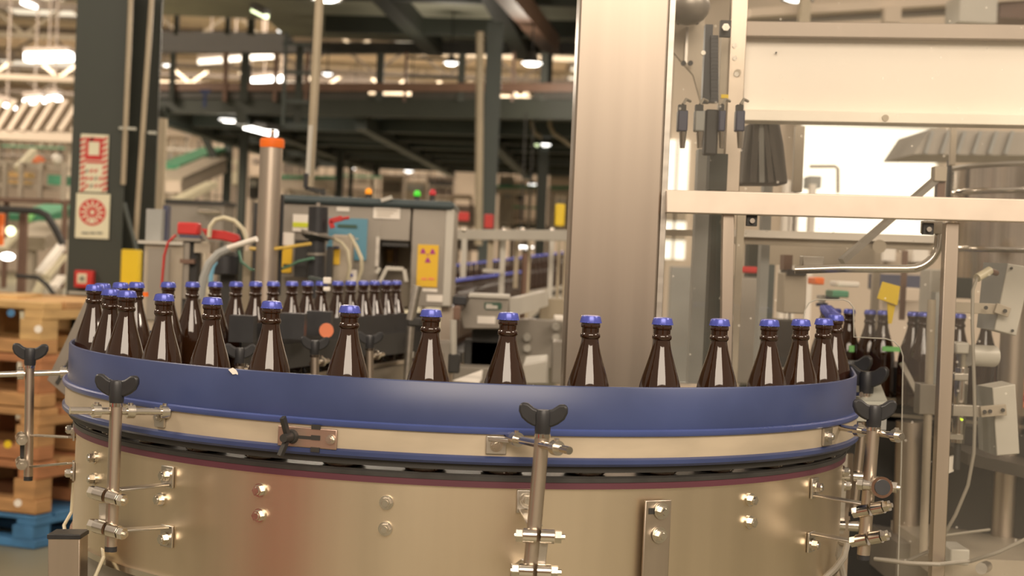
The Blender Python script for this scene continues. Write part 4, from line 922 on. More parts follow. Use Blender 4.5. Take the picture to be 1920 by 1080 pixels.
# slim beige pole with clamp block, dark machine base
sp_ = thing('slim_guard_pole', 'slim beige pole with a clamp block left of the guard post', 'pole', (P(1736, 900, 3.6).x, 3.6, 0))
build(MB().cyl(P(1747, 562, 3.6), P(1731, 1040, 3.6), .0095), 'pole', M['beige'], sp_); build(MB().fb(1724, 720, 1758, 778, 3.59, .05), 'clamp_block', M['greyp'], sp_, .002)
build(MB().fb(1751, 548, 1764, 720, 3.7, .04), 'back_plate', M['grey'], sp_)
mb_ = thing('dark_machine', 'dark machine base with a grey drum below the cross conveyor', 'machine', (P(1720, 900, 3.9).x, 3.9, 0))
build(MB().fb(1640, 780, 3100, 1280, 4.3, .5), 'body', M['shade'], mb_)
build(MB().fb(1655, 690, 1760, 785, 4.2, .3), 'upper_body', M['black'], mb_)
build(MB().cyl(P(1706, 790, 3.95), P(1700, 1000, 3.95), .034, n=32), 'drum', M['steel_v'], mb_)
build(MB().bar(P(1690, 680, 3.9), P(1722, 742, 3.9), .01, .012), 'brace', M['steel'], mb_)
build(MB().fb(1680, 1020, 1770, 1100, 3.8, .3), 'plinth', M['greyp'], mb_)
build(MB().prism([P(1815, 850, 3.6), P(2000, 890, 3.5), P(2000, 915, 3.5), P(1815, 872, 3.6)], (0, .5, 0)), 'ledge', M['shade'], mb_)
build(MB().fb(1770, 1050, 2000, 1100, 3.5, .5), 'plinth', M['beige'], mb_)
build(MB().fb(1782, 1030, 1818, 1060, 3.4, .1), 'block', M['lgrey'], mb_, .003)
build(MB().cyl(P(1840, 1066, 3.3), P(1850, 1062, 3.45), .012), 'pipe_stub', M['steel'], mb_)
build(MB().pp([(1777, 858), (1792, 854), (1788, 884), (1778, 888)], 3.3, .01), 'tag', M['white'], mb_)
os_ = MB(); c = P(1915, 728, 3.9)
os2 = thing('orange_round_sign', 'faded orange round print on a navy panel at the right edge', 'sign', P(1915, 760, 3.92))
build(MB().fb(1885, 640, 1990, 800, 3.93, .03), 'panel', M['navy'], os2)
build(MB().cyl(P(1918, 728, 3.92), P(1918, 728, 3.915), .048, n=32), 'disc', M['orange2'], os2); build(MB().fb(1896, 722, 1960, 732, 3.91, .002), 'band', M['wood2'], os2); build(MB().fb(1898, 742, 1960, 752, 3.91, .002), 'band', M['redsign'], os2)
gb = thing('grey_stone_block', 'pale grey-green machined block behind the right clamps', 'block', P(1635, 790, 3.12))
build(MB().pp([(1590, 752), (1664, 752), (1664, 782), (1655, 792), (1590, 790)], 3.12, .12), 'body', M['stone'], gb, .002)
build(MB().add([P(1590, 752, 3.12), P(1664, 752, 3.12), P(1648, 712, 3.24), P(1588, 705, 3.24)], [(0, 1, 2, 3)]), 'top_face', M['stone'], gb)
build(MB().fb(1640, 785, 1662, 806, 3.11, .1), 'foot', M['grey'], gb)
# hose loop and frayed ties under the right end of the drum
solo(MB().tube([P(1540, 1090, 2.75), P(1566, 1066, 2.75), P(1582, 1045, 2.76), P(1588, 1022, 2.78), P(1576, 1018, 2.8), P(1572, 1040, 2.8), P(1584, 1090, 2.8)], .006, 8), 'drain_hose', M['cable'], 'pale hose looping under the right end of the drum', 'hose')
solo(MB().bar(P(1589, 850, 3.2), P(1576, 1090, 3.2), .02, .02), 'slim_upright', M['steel_v'], 'slim steel upright right behind the drum edge', 'post')
# left bottom: capped square post and wire
cp = thing('capped_square_post', 'square steel post with a black cap at the lower left of the drum', 'post', (P(127, 1080, 2.6).x, 2.6, 0))
build(MB().bar(P(128, 1004, 2.62), P(126, 1300, 2.62), .052, .05, (0, 1, 0)), 'tube', M['steel_v'], cp, .002)
build(MB().bar(P(128, 997, 2.62), P(128, 1006, 2.62), .054, .054, (0, 1, 0)), 'cap', M['black'], cp, .001)
solo(MB().tube([P(138, 905, 2.95), P(134, 960, 2.95), P(120, 985, 2.93), P(122, 998, 2.9), P(150, 994, 2.8), P(190, 1002, 2.72), P(194, 1045, 2.62), P(175, 1090, 2.6)], .0032, 8), 'pale_wire', M['hosec'], 'pale bent wire running down the left side of the drum', 'wire')
# ---------------------------------------------------------------- middle ground: inspection cabinet and its surroundings
DC = 5.25
ic = thing('inspection_cabinet', 'grey inspection cabinet with teal lid, blue panel and yellow radiation sign', 'cabinet', (P(690, 540, DC).x, DC+.25, 0))
# cabinet body built around an open window
def cb(x0, y0, x1, y1, dep=.5, D=DC): return MB().fb(x0, y0, x1, y1, D, dep)
body = MB()
body.fb(524, 384, 712, 576, DC, .5).fb(712, 384, 770, 452, DC, .5).fb(770, 384, 846, 576, DC, .5).fb(712, 452, 770, 580, DC+.3, .2)
build(body, 'body', M['greyp'], ic, .004)
build(MB().fb(833, 392, 848, 574, DC-.006, .02), 'corner_trim', M['lgrey'], ic, .002)
build(MB().fb(518, 371, 852, 387, DC-.02, .55), 'lid', M['teal'], ic, .012)
build(MB().bar(P(715, 376, DC-.02), P(735, 370, DC-.02), .02, .012), 'lid_clip', M['lgrey'], ic)
build(MB().fb(700, 389, 750, 410, DC-.004, .006), 'label_plate', M['white'], ic)
for k in range(3): build(MB().fb(706, 393.5+k*5, 744-k*6, 395+k*5, DC-.006, .004), 'print_line', M['beige'], ic)
build(MB().fb(631, 388, 655, 396, DC-.004, .006), 'label_plate', M['white'], ic)
bp_ = build(MB().fb(615, 409, 688, 487, DC-.008, .01), 'membrane_panel', M['panel'], ic)
build(MB().fb(633, 421, 669, 427, DC-.011, .006), 'display', M['disp'], bp_)
build(MB().fb(664, 447, 672, 449, DC-.011, .006), 'print_line', M['lgrey'], bp_)
rs = build(MB().fb(782, 459, 821, 538, DC-.006, .008), 'radiation_sign', M['ysign'], ic)
def tri(cx, cy, s): return MB().prism([P(cx-s, cy+s*.8, DC-.0075), P(cx+s, cy+s*.8, DC-.0075), P(cx+s*.35, cy-s*.9, DC-.0075), P(cx-s*.35, cy-s*.9, DC-.0075)], (0, .002, 0))
for cx, cy in ((793, 471), (811, 472), (802, 488)): build(tri(cx, cy, 5.4), 'trefoil_blade', M['mag'], rs)
build(MB().cyl(P(802, 477.5, DC-.0085), P(802, 477.5, DC-.0065), .0028, n=12), 'trefoil_hub', M['mag'], rs)
for k, (x0, x1, y) in enumerate(((790, 800, 523), (803, 814, 523))): build(MB().fb(x0, y-2, x1, y+2, DC-.0075, .003), 'print_line', M['orange2'], rs)
build(MB().fb(792, 541, 820, 547, DC-.004, .006), 'label_plate', M['white'], ic); build(MB().fb(800, 553, 830, 566, DC-.004, .006), 'label_plate', M['white'], ic)
build(MB().fb(704, 444, 711, 500, DC-.02, .03), 'window_guide', M['steel'], ic)
build(MB().fb(714, 452, 768, 574, DC+.28, .01), 'window_back', M['beige'], ic)
build(MB().fb(716, 455, 766, 462, DC-.01, .04), 'window_hood', M['dark'], ic)
build(MB().fb(738, 462, 744, 500, DC+.2, .03), 'inner_post', M['brown'], ic); build(MB().fb(725, 468, 736, 492, DC+.25, .03), 'inner_part', M['wood2'], ic)
br = build(MB().fb(722, 500, 756, 508, DC-.05, .05), 'bridge', M['lgrey'], ic, .003)
for a, b in (((706, 512), (712, 502)), ((712, 530), (724, 505)), ((758, 505), (762, 528))): build(MB().bar(P(*a, DC-.05), P(*b, DC-.05), .012, .012), 'bridge_leg', M['lgrey'], br)
for px in (545, 825): build(MB().fb(px-12, 576, px+12, 1240, DC+.05, .08), 'leg', M['steel_v'], ic)
def beacon(px, py, D, m, label):
    t = thing('signal_beacon', label, 'beacon', P(px, py+8, D)); c = P(px, py+7, D)
    build(MB().lathe([(.001, 0), (.011, 0), (.0125, .004), (.0115, .014), (.006, .020), (.001, .021)], c, 16), 'dome', M[m], t)
    build(MB().cyl(c-Vector((0, 0, .03)), c, .009, n=12), 'stem', M['dark'], t)
beacon(691, 357, DC+.3, 'amberb', 'amber dome beacon on the inspection cabinet')
beacon(782, 361, DC+.3, 'greenb', 'green dome beacon on the inspection cabinet')
beacon(811, 359, DC+.3, 'redb', 'red dome beacon on the inspection cabinet')
# left attached white/yellow control plates
cpnl = thing('control_plate', 'grey control plate with white and lime labels beside the orange capped column', 'panel', P(560, 450, 5.15))
build(MB().fb(527, 390, 580, 520, 5.17, .05), 'plate', M['greyp'], cpnl, .002)
build(MB().fb(549, 402, 577, 434, 5.16, .01), 'label_plate', M['white'], cpnl); build(MB().fb(549, 417, 577, 426, 5.158, .004), 'lime_stripe', M['lime'] if False else mat('lime_yellow', (.60, .65, .03), .5), cpnl)
build(MB().fb(527, 436, 551, 460, 5.16, .01), 'label_plate', M['white'], cpnl); build(MB().fb(524, 436, 528, 470, 5.155, .01), 'red_edge', M['red'], cpnl)
build(MB().fb(525, 465, 547, 511, 5.158, .01), 'yellow_sign', M['ysign'], cpnl); build(MB().fb(531, 495, 544, 501, 5.156, .004), 'print_block', M['dark'], cpnl)
# orange-capped stainless column
oc = thing('capped_steel_column', 'round stainless column with a bright orange cap', 'column', (P(505, 540, 4.75).x, 4.75, 0))
build(MB().cyl((P(508, 300, 4.75).x, 4.75, 0), (P(508, 300, 4.75).x, 4.75, P(508, 276, 4.75).z), .033, n=32), 'tube', M['steel_v'], oc)
build(MB().obox((P(522, 420, 4.78).x, 4.80, P(522, 460, 4.78).z), (.020, .03, .30)), 'cable_strip', M['black'], oc)
c = P(510, 277, 4.75); build(MB().lathe([(.001, 0), (.035, 0), (.036, .004), (.036, .022), (.032, .027), (.001, .028)], c, 32), 'cap', M['orange'], oc)
build(MB().cyl(c+Vector((0, 0, .027)), c+Vector((0, 0, .042)), .006).ball(c+Vector((0, 0, .046)), .007), 'knob', M['polish'], oc)
# tan pole, grey rod and crank
solo(MB().cyl(P(601, -40, 5.6), P(580, 352, 5.6), .0155), 'tan_pole', M['wood2'] if False else M['pipe'], 'tall tan pole hanging down above the crank handle', 'pole')
cr = thing('crank_handle', 'grey rod with a black crank handle beside the tan pole', 'crank', P(575, 330, 5.4))
build(MB().cyl(P(583, 235, 5.4), P(577, 330, 5.4), .008), 'rod', M['lgrey'], cr); build(MB().cyl(P(574, 325, 5.38), P(573, 352, 5.38), .008), 'grip', M['black'], cr)
build(MB().bar(P(572, 352, 5.4), P(608, 360, 5.4), .012, .014), 'arm', M['dark'], cr); build(MB().cyl(P(606, 354, 5.4), P(606, 366, 5.4), .008), 'boss', M['dark'], cr)
# black actuator with flange and red lever
ac = thing('black_actuator', 'black cylindrical actuator with a flange and a red lever', 'actuator', P(590, 560, 4.95))
x = 4.95
build(MB().cyl(P(597, 388, x), P(596, 437, x), .030, n=28), 'head', M['black'], ac); build(MB().cyl(P(596, 437, x), P(595, 441, x), .052, n=28), 'flange', M['greyp'], ac)
build(MB().cyl(P(595, 441, x), P(594, 450, x), .052, .034, n=28), 'cone', M['black'], ac); build(MB().cyl(P(594, 448, x), P(592, 560, x), .026, n=28), 'shaft', M['black'], ac)
build(MB().cyl(P(593, 474, x), P(593, 479, x), .028, n=28), 'ring', M['greyp'], ac); build(MB().cyl(P(597, 380, x), P(597, 388, x), .006), 'knob', M['polish'], ac)
build(MB().fb(552, 450, 576, 520, x+.05, .05), 'side_block', M['dark'], ac); build(MB().fb(612, 462, 622, 520, x+.02, .05), 'side_block', M['dark'], ac)
lv = build(MB().bar(P(618, 415, x-.03), P(642, 409, x-.03), .016, .016).bar(P(620, 414, x-.03), P(624, 428, x-.03), .016, .014), 'lever', M['red'], ac, .002)
build(MB().cyl(P(642, 410, x-.03), P(655, 408, x-.03), .005), 'lever_tip', M['red'], lv)
vb = thing('valve_box', 'beige valve box with yellow label right of the black actuator', 'box', P(640, 525, 5.05))
build(MB().fb(622, 440, 660, 530, 5.06, .06), 'body', M['beige'], vb, .006); build(MB().fb(624, 466, 637, 496, 5.055, .006), 'yellow_label', M['ysign'], vb); build(MB().fb(626, 462, 636, 467, 5.05, .006), 'print_line', M['navy'], vb)
build(MB().fb(612, 458, 623, 468, 5.04, .01), 'blue_label', M['hoseb'], vb); build(MB().fb(655, 506, 668, 540, 5.02, .012), 'white_tab', M['white'], vb); build(MB().cyl(P(659, 516, 5.018), P(659, 516, 5.012), .005), 'blue_dot', M['cap'], vb)
def hose(pts, D, r, m, label, name='hose'):
    return solo(MB().tube([P(x_, y_, D+dd) for x_, y_, dd in pts], r, 8), name, M[m], label, 'hose')
hose([(622, 446, 0), (640, 455, -.02), (652, 470, -.03), (656, 500, -.03), (650, 535, 0)], 5.0, .006, 'hosec', 'cream hose curving over the valve box, inner one')
hose([(655, 440, 0), (668, 462, -.02), (678, 485, -.03), (678, 505, -.02), (668, 535, 0)], 5.0, .006, 'hosec', 'cream hose curving over the blue panel, outer one')
hose([(470, 466, 0), (500, 468, -.12), (530, 465, -.12), (560, 460, -.05), (582, 457, 0)], 4.85, .0055, 'hosey', 'yellow hose passing in front of the orange capped column')
hose([(448, 470, 0), (452, 490, 0), (470, 505, 0), (500, 513, .2), (540, 500, .1), (560, 490, .05), (588, 484, 0)], 4.9, .004, 'hoseg', 'thin green hose sagging behind the orange capped column')
hose([(392, 445, 0), (394, 425, 0), (404, 412, 0), (420, 408, 0), (440, 414, 0), (456, 430, 0), (465, 455, 0)], 4.9, .007, 'hosec', 'cream hose arching over the red valve handle')
hose([(405, 490, 0), (399, 500, 0), (396, 515, 0), (395, 535, 0)], 4.7, .007, 'hoseb', 'short blue hose behind the back row caps')
hose([(330, 440, 0), (315, 455, 0), (308, 480, 0), (303, 540, 0)], 5.0, .004, 'red', 'thin red hose hanging in front of the beige cabinet')
hose([(430, 466, 0), (410, 475, 0), (392, 495, 0), (382, 520, 0), (375, 560, 0)], 4.55, .012, 'grey', 'grey flexible arm curving down behind the back row')
solo(MB().cyl(P(425, 466, 4.55), P(481, 448, 4.5), .008), 'white_rod', M['white'], 'white rod pointing up to the orange capped column', 'rod')
rv = thing('red_valve', 'red square valve head on a dark post left of the capped column', 'valve', (P(350, 540, 5.0).x, 5.0, 0))
build(MB().fb(332, 417, 371, 440, 5.0, .06), 'head', M['red'], rv, .005); build(MB().fb(336, 441, 373, 446, 5.0, .06), 'gasket', M['navy'], rv); build(MB().fb(330, 446, 376, 452, 4.99, .08), 'flange', M['greyp'], rv)
build(MB().fb(336, 452, 362, 900, 5.02, .06), 'post', M['dark'], rv); build(MB().fb(344, 455, 354, 560, 5.0, .02), 'rod', M['greyp'], rv); build(MB().fb(337, 486, 364, 494, 4.99, .07), 'collar', M['brown'], rv)
build(MB().fb(364, 456, 394, 474, 5.0, .05), 'side_box', M['beige'], rv)
rl = thing('red_valve_lever', 'flat red valve lever right of the square red valve head', 'lever', P(420, 450, 4.95))
build(MB().pp([(376, 428), (392, 430), (420, 433), (446, 440), (450, 450), (440, 456), (415, 450), (390, 448)], 4.95, .03), 'blade', M['red'], rl, .004)
dm = thing('black_motor', 'black motor body behind the back row, under the white rod', 'motor', P(420, 560, 4.9))
build(MB().cyl(P(423, 478, 4.9), P(422, 515, 4.9), .042, n=24), 'body', M['black'], dm, .004); build(MB().cyl(P(423, 472, 4.9), P(423, 478, 4.9), .03, .042, n=24), 'end_bell', M['dark'], dm); build(MB().fb(412, 515, 440, 600, 4.92, .05), 'foot', M['dark'], dm)
bc = thing('beige_floor_cabinet', 'beige steel floor cabinet right of the yellow plate', 'cabinet', (P(300, 540, 5.3).x, 5.4, 0))
build(MB().fb(262, 456, 340, 900, 5.3, .3), 'body', M['beige'], bc, .004); build(MB().fb(276, 466, 316, 600, 5.29, .02), 'door', M['greyp'], bc); build(MB().fb(258, 452, 342, 458, 5.28, .34), 'top', M['lgrey'], bc)
for x0, x1, nm in ((268, 278, 1),): pass
solo(MB().fb(273, 392, 303, 452, 5.4, .05), 'grey_plate', M['grey'], 'upright grey plate standing on the beige floor cabinet', 'plate', bevel=.002)
solo(MB().fb(305, 385, 314, 452, 5.45, .05), 'navy_post', M['navy'], 'slim dark navy post on the beige floor cabinet', 'post')
solo(MB().fb(452, 470, 466, 700, 4.95, .03), 'slim_post', M['pipe'], 'slim tan post behind the back row left of the capped column', 'post')
solo(MB().fb(466, 380, 482, 900, 5.6, .1), 'dark_box', M['dark'], 'dark box behind the capped column, left side', 'box')
solo(MB().cyl(P(272, 548, 3.9), P(272, 556, 3.9), .008), 'orange_pin', M['orange'], 'orange pin between the bottles at the left turn', 'pin')
# sensor on clamp among back row
sn = thing('small_white_sensor', 'small white photo sensor clamped over the back row', 'sensor', P(612, 545, 4.15))
build(MB().fb(606, 520, 620, 532, 4.15, .02), 'body', M['white'], sn, .002); build(MB().fb(606, 538, 618, 546, 4.15, .02), 'lens', M['white'], sn, .002); build(MB().bar(P(580, 520, 4.2), P(610, 526, 4.17), .01, .008), 'arm', M['gmid'], sn)

# ---------------------------------------------------------------- guard rails, brand box and machinery right of the cabinet
gr = thing('tubular_guard_rail', 'long beige guard rail with square posts beyond the cabinet', 'railing', (P(950, 440, 6.5).x, 6.5, 0))
build(MB().bar(P(850, 440, 6.7), P(1078, 442, 6.2), .04, .041), 'top_rail', M['lgrey'], gr, .002)
for px, y1, wd in ((869, 540, 10), (919, 512, 11), (941, 590, 10), (968, 540, 8), (990, 600, 7), (1030, 690, 9), (1046, 600, 6), (1056, 700, 7)):
    build(MB().fb(px-wd/2, 448, px+wd/2, y1, 6.55, .025), 'post', M['lgrey'] if px in (869, 941, 1030) else M['pipe'], gr)
for px in (870, 945, 980, 1035): build(MB().ball(P(px, 431, 6.5), .010), 'knob', M['polish'], gr)
build(MB().fb(905, 505, 945, 511, 6.5, .02), 'cross_bar', M['lgrey'], gr)
solo(MB().tube([P(985, 475, 5.4), P(982, 540, 5.4), P(978, 600, 5.4)], .009), 'brown_pole', M['brown'], 'brown pole in front of the brand plate box', 'pole')
nb = thing('drive_housing', 'grey drive housing with an oval nameplate and a white label', 'housing', (P(925, 580, 4.9).x, 4.95, P(925, 615, 4.9).z))
build(MB().pp([(880, 557), (954, 557), (954, 617), (868, 617), (862, 590), (872, 572)], 4.9, .22), 'body', M['greyp'], nb, .004)
build(MB().fb(878, 553, 956, 559, 4.89, .24), 'lid', M['lgrey'], nb, .001)
o = build(MB().pp([(909, 567), (938, 567), (941, 570), (941, 578), (938, 581), (911, 581), (908, 578), (908, 570)], 4.897, .004), 'nameplate', M['disp'], nb)
build(MB().fb(911, 570, 923, 579, 4.895, .002).fb(923, 573, 933, 579, 4.895, .002), 'name_print', M['lgrey'], o)
build(MB().fb(895, 593, 929, 607, 4.897, .004), 'white_label', M['white'], nb)
build(MB().prism([P(955, 558, 4.95), P(1012, 545, 5.5), P(1012, 573, 5.5), P(955, 590, 4.95)], (.03, .03, 0)), 'side_wing', M['lgrey'], nb)
for a in ((960, 560, 977, 553, 978, 571, 961, 580), (987, 553, 1008, 548, 1008, 566, 987, 571)):
    build(MB().prism([P(a[0], a[1], 4.93+(a[0]-955)*.0096), P(a[2], a[3], 4.93+(a[2]-955)*.0096), P(a[4], a[5], 4.93+(a[4]-955)*.0096), P(a[6], a[7], 4.93+(a[6]-955)*.0096)], (0, .004, 0)), 'blue_window', M['hoseb'] if False else mat('dull_blue_grey', (.24, .25, .30), .4), nb)
build(MB().fb(884, 617, 950, 690, 5.0, .12), 'foot', M['dark'], nb)
for i, (x0, y0, x1, y1, D, m, nm, lab) in enumerate((
        (848, 556, 874, 572, 4.8, 'black', 'black_hood', 'black hood between the cabinet and the drive housing'), (850, 575, 862, 600, 4.7, 'brown', 'brown_bracket', 'brown bracket under the black hood'),
        (960, 600, 1060, 690, 5.2, 'greyp', 'lower_cabinet', 'long grey lower cabinet right of the drive housing'), (1012, 560, 1060, 600, 5.6, 'pipe', 'tan_cabinet', 'tan slatted cabinet left of the stainless column'),
        (1040, 593, 1058, 602, 5.0, 'white', 'white_label_plate', 'white label plate left of the stainless column'), (848, 690, 1000, 760, 4.6, 'greyp', 'conveyor_plinth', 'grey conveyor plinth low behind the front bottles'),
        (870, 640, 960, 690, 5.0, 'dark', 'dark_drive', 'dark drive unit below the drive housing'), (775, 640, 850, 700, 4.9, 'greyp', 'steel_skirt', 'steel skirt behind the sixth front bottle'),
        (1035, 640, 1060, 720, 4.8, 'greyp', 'steel_upright', 'steel upright close to the stainless column'))):
    o = solo(MB().fb(x0, y0, x1, y1, D, .12), nm, M[m], lab, nm.split('_')[-1], bevel=.003)
    if nm == 'lower_cabinet': lowcab = o
pb = thing('pale_wedge_box', 'pale box with a sloped top left of the stainless column', 'box', P(1010, 712, 4.3))
build(MB().add([P(x_, y_, d_) for x_, y_, d_ in ((980, 684, 4.3), (1026, 676, 4.3), (1026, 720, 4.3), (984, 720, 4.3), (985, 668, 4.5), (1028, 664, 4.5), (1028, 720, 4.5), (988, 720, 4.5))],
    [(0, 1, 2, 3), (4, 5, 1, 0), (5, 6, 2, 1), (4, 0, 3, 7), (7, 3, 2, 6), (5, 4, 7, 6)]), 'body', M['lgrey'], pb, .004)
wl = thing('pale_floor_ramp', 'pale sloped sheet low between two front bottles left of the stainless column', 'sheet', P(880, 715, 4.2))
build(MB().prism([P(849, 714, 4.1), P(905, 694, 4.5), P(903, 712, 4.3), P(898, 718, 4.1)], (0, .02, 0)), 'sheet', M['white'], wl)
for i, (px, py) in enumerate(((988, 632), (988, 652), (1042, 612), (1042, 632))):
    c = P(px, py, 5.2); build(MB().cyl(c, c-Vector((0, .03, 0)), .012), 'knob', M['lgrey'], lowcab)
# posts among the front bottles
jr = thing('jointed_rod', 'steel rod with dark clamp joints standing behind the seventh front bottle', 'rod', P(775, 700, 4.2))
build(MB().cyl(P(783, 536, 4.2), P(770, 600, 4.2), .012), 'upper_rod', M['steel'], jr); build(MB().fb(764, 596, 790, 612, 4.19, .04), 'joint', M['dark'], jr, .004); build(MB().cyl(P(770, 612, 4.2), P(762, 720, 4.2), .010), 'lower_rod', M['steel'], jr)
build(MB().cyl(P(850, 600, 4.25), P(850, 670, 4.25), .009), 'side_rod', M['lgrey'], jr); build(MB().fb(840, 664, 862, 700, 4.24, .05), 'side_joint', M['dark'], jr, .004)
# extra items on the railing
solo(MB().fb(1041, 382, 1059, 424, 6.9, .06), 'yellow_canister', M['yellow'], 'yellow canister standing above the guard rail near the stainless column', 'canister', bevel=.006)
solo(MB().fb(908, 402, 925, 428, 8.5, .08), 'red_tin', M['redsign'], 'faded red tin on the green column above the guard rail', 'tin', bevel=.004)
solo(MB().fb(857, 398, 879, 414, 9.5, .1), 'red_box', M['redsign'], 'faded red box right of the inspection cabinet lid', 'box', bevel=.004)

# ---------------------------------------------------------------- green column with signs, left side
DK = 8.0
gc = thing('sign_column', 'dark green steel column carrying red and cream fire signs', 'column', (P(185, 540, DK).x, DK, 0))
zt = P(190, -60, DK).z
xl_, xr_ = P(137, 200, DK).x, P(237, 200, DK).x; wd = xr_-xl_; xm = (xl_+xr_)/2
build(MB().obox((xm, DK+.01, zt/2), (wd, .02, zt)), 'flange', M['gcol'], gc, .002)
build(MB().obox((xm+.02, DK+.13, zt/2), (.02, .24, zt)), 'web', M['gdark'], gc); build(MB().obox((xm+.06, DK+.27, zt/2), (wd+.08, .02, zt)), 'flange', M['gdark'], gc)
build(MB().obox((xm, DK+.14, .015), (wd*1.2, .32, .03)), 'base_plate', M['gcol'], gc)
build(MB().fb(128, 548, 225, 553, DK-.03, .05), 'skirt_strip', M['stone'], gc)
for i, (a, b, lab) in enumerate((((247, -40), (231, 346), 'tan pipe clipped to the green sign column, nearer one'), ((287, -40), (254, 450), 'tan pipe on the right of the green sign column, farther one'))):
    t = thing('riser_pipe', lab, 'pipe', P(*b, DK-.05))
    build(MB().cyl(P(*a, DK-.05), P(*b, DK-.05), .013), 'tube', M['pipe'], t)
    build(MB().fb(a[0]-24+i*14, 238+i*8, a[0]+6-i*2, 243+i*8, DK-.06, .03), 'clip', M['stone'], t)
solo(MB().fb(286, 222, 299, 850, 9.5, .05), 'tan_upright', M['pipe'], 'tan upright just right of the green sign column', 'post')
solo(MB().fb(250, 20, 276, 470, DK+.6, .05), 'dark_upright', M['gdark'], 'dark green upright between the two tan pipes', 'post')
# upper fire sign: striped red border, icon box
s1 = thing('fire_sign', 'upper sign with red and cream hazard stripes and a red box icon', 'sign', P(177, 358, DK-.012))
build(MB().fb(150, 252, 202, 360, DK-.012, .004), 'plate', M['signw'], s1)
D2 = DK-.014
def sp_fb(x0, y0, x1, y1, name, m, parent, dd=0): return build(MB().fb(x0, y0, x1, y1, D2-dd, .002), name, M[m], parent)
for k in range(10):
    y = 256+k*10.4
    for x0, x1 in ((150.5, 159), (192, 201)) if k > 0 else ((150.5, 159), (168, 176), (192, 201)):
        build(MB().pp([(x0, y+5), (x1, y), (x1, y+5.6), (x0, y+10.6)], D2, .002), 'stripe', M['redsign'], s1)
for k in range(3):
    for j in range(4 if k else 3):
        x0 = 160+j*8.4; y = 316+k*14
        build(MB().pp([(x0, y+4), (x0+5.5, y), (x0+5.5, y+5), (x0, y+9)], D2, .002), 'stripe', M['redsign'] if (k+j) % 3 else M['ink'], s1)
sp_fb(160, 258, 192, 300, 'icon_frame', 'redsign', s1); sp_fb(166, 266, 186, 291, 'icon_field', 'signw', s1, .002); sp_fb(172, 291, 184, 299, 'icon_block', 'red', s1, .002); sp_fb(160, 302, 192, 306, 'icon_bar', 'redsign', s1, .001)
# lower sign: hose reel
s2 = thing('fire_sign', 'lower cream sign with a round red hose reel icon', 'sign', P(173, 447, DK-.012))
build(MB().fb(142, 363, 205, 447, DK-.012, .004), 'plate', M['signw'], s2)
c = P(173, 398, D2); R_ = 25*D2/F
build(MB().cyl(c, c+Vector((0, .002, 0)), R_, n=48), 'reel_disc', M['redsign'], s2)
spokes = []
for k in range(12):
    a = math.pi/2+k*math.pi/6
    if abs(((a-math.pi*1.5+math.pi) % (2*math.pi))-math.pi) < .3: continue
    d = Vector((math.cos(a), 0, math.sin(a))); build(MB().bar(c+d*R_*.38-Vector((0, .001, 0)), c+d*R_*.86-Vector((0, .001, 0)), .002, R_*.13, Vector((0, 1, 0)).cross(d)), 'spoke', M['signw'], s2)
build(MB().cyl(c-Vector((0, .002, 0)), c, R_*.16, n=20), 'hub', M['signw'], s2)
build(MB().prism([c+Vector((-R_*.28, -.002, -R_*.82)), c+Vector((R_*.28, -.002, -R_*.82)), c+Vector((0, -.002, -R_*.3))], (0, .002, 0)), 'flame_notch', M['signw'], s2)
for x0, x1 in ((153, 166), (168, 179), (181, 192)): sp_fb(x0, 435, x1, 439, 'print_line', 'ink', s2)
cpt = thing('fire_call_point', 'small red call point box low on the green sign column', 'box', P(156, 536, DK-.06))
build(MB().fb(139, 507, 173, 539, DK-.06, .06), 'case', M['red'], cpt, .004); build(MB().fb(145, 513, 162, 531, DK-.063, .004), 'face', M['signw'], cpt); build(MB().fb(149, 518, 158, 527, DK-.066, .004), 'button', M['ink'], cpt)
solo(MB().fb(226, 468, 260, 560, 7.6, .06), 'yellow_plate', M['yellow'], 'upright yellow plate beside the green sign column', 'plate', bevel=.004)
solo(MB().tube([P(233, 380, 7.9), P(240, 410, 7.9), P(250, 445, 7.9), P(256, 470, 7.9)], .01), 'grey_conduit', M['gmid'], 'dark grey conduit drooping beside the green sign column', 'conduit')
# leaning steel plate at the left of the drum
lp = thing('leaning_plate', 'long grey steel plate leaning beside the left turn of the bend', 'plate', P(120, 745, 3.9))
build(MB().pp([(170, 543), (185, 552), (118, 712), (146, 742), (134, 752), (88, 712)], 3.95, .012), 'sheet', M['greyp'], lp, .001)
build(MB().pp([(148, 640), (152, 645), (108, 722), (103, 718)], 3.945, .004), 'seam', M['dark'], lp)
build(MB().ball(P(172, 544, 3.93), .009), 'knob', M['hosec'], lp)
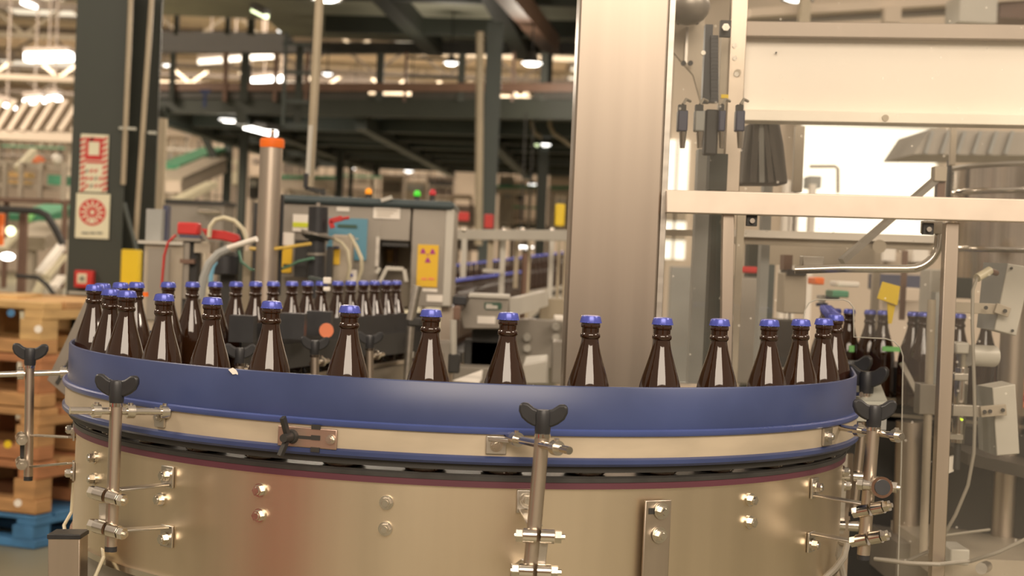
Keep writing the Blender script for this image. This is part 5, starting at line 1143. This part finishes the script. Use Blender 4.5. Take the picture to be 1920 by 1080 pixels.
# ---------------------------------------------------------------- pallet stack
XC = P(62, 1033, 6.95); XC = Vector((XC.x, 6.95, 0))
u = Vector((-.93, .36, 0)).normalized()           # along the left, nearly frontal face
v = Vector((.36, .93, 0)).normalized()            # along the right face, receding
tot = P(85, 566, 6.95).z
def pallet(name, z, h, label, mats, L=1.15, W=1.15, group=None):
    t = thing(name, label, 'pallet', (XC.x, XC.y, z)); up = Vector((0, 0, 1))
    def bd(s0, s1, t0, t1, za, zb_, nm, m):
        c = XC+u*((s0+s1)/2)+v*((t0+t1)/2)+up*(z+(za+zb_)/2)
        build(MB().obox(c, (s1-s0, t1-t0, zb_-za), (u, v, up)), nm, M[m], t, .004)
    r = random.Random(int(z*1000))
    n = 6
    for k in range(n): bd(0, L, k*W/n+.008, (k+1)*W/n-.012, h*.84, h-.004, 'deck_board', mats[k % len(mats)])
    for s in (0, L/2-.05, L-.1): bd(s, s+.1, .008, W-.012, h*.66, h*.84, 'stringer', mats[(int(s*9)) % len(mats)])
    for s in (0, L/2-.06, L-.12):
        for q in (.006, W/2-.06, W-.132): bd(s+r.random()*.01, s+.12, q, q+.12, h*.26, h*.66, 'block', mats[r.randrange(len(mats))])
    for q in (.008, W/2-.055, W-.12): bd(0, L, q, q+.11, .002, h*.26, 'bottom_board', mats[(int(q*9)+1) % len(mats)])
    return t
hb = .15
pallet('blue_pallet', 0, hb, 'blue painted pallet on the floor under the wooden pallet stack', ['bluep'], W=.84)
hh = (tot-hb)/4
labs = ['lowest wooden pallet of the stack, resting on the blue pallet', 'second wooden pallet from the bottom of the stack', 'third wooden pallet from the bottom of the stack', 'topmost pale wooden pallet of the stack']
for k in range(4): pallet('wooden_pallet', hb+k*hh, hh, labs[k], [['wood3', 'wood'], ['wood', 'wood3'], ['wood3', 'wood', 'wood2'], ['wood2', 'wood']][k], W=.92)
for i, (px, py, m) in enumerate(((72, 617, 'white'), (21, 587, 'bluep'), (34, 943, 'white'), (15, 833, 'yellow'))):
    c = P(px, py, 6.8); solo(MB().cyl(c, c-Vector((0, .006, 0)), .016, n=14), 'pallet_tag', M[m], ['white round tag on the topmost pallet', 'small blue tag on the topmost pallet', 'white tag low on the pallet stack', 'yellow tag midway on the pallet stack'][i], 'tag')
solo(MB().fb(-20, 553, 31, 566, 7.2, .4), 'pale_timber', M['wood2'], 'pale timber lying on the topmost pallet', 'timber', bevel=.003)

# ---------------------------------------------------------------- behind the viewpoint: unseen cabinets added for their reddish reflections in the steel
for x0, x1, y, zt, lab in ((-3.2, -2.3, .4, 1.05, 'unseen red cabinet, stand-in for a red thing mirrored in the drum'), (-.3, 2.3, -6.5, 2.0, 'unseen brown-red cabinet added to tint the stainless column')):
    t = thing('reflection_cabinet', lab, 'cabinet', ((x0+x1)/2, y, 0))
    build(MB().obox(((x0+x1)/2, y, zt/2+.03), (x1-x0, .5, zt-.06)), 'body', M['red'] if x0 < -1 else mat('brown_red_paint', (.40, .17, .12), .5), t, .008)
    for k in range(4):
        d = build(MB().obox(((x0+x1)/2, y+.255, .16+k*zt*.225), (x1-x0-.06, .02, zt*.2)), 'drawer', M['red'] if x0 < -1 else M['wood3'], t, .004)
        build(MB().obox(((x0+x1)/2, y+.275, .19+k*zt*.225), ((x1-x0)*.5, .02, .02)), 'handle', M['steel'], d)
    for s in (x0+.06, x1-.06): build(MB().obox((s, y, .02), (.08, .45, .04)), 'foot', M['black'], t)
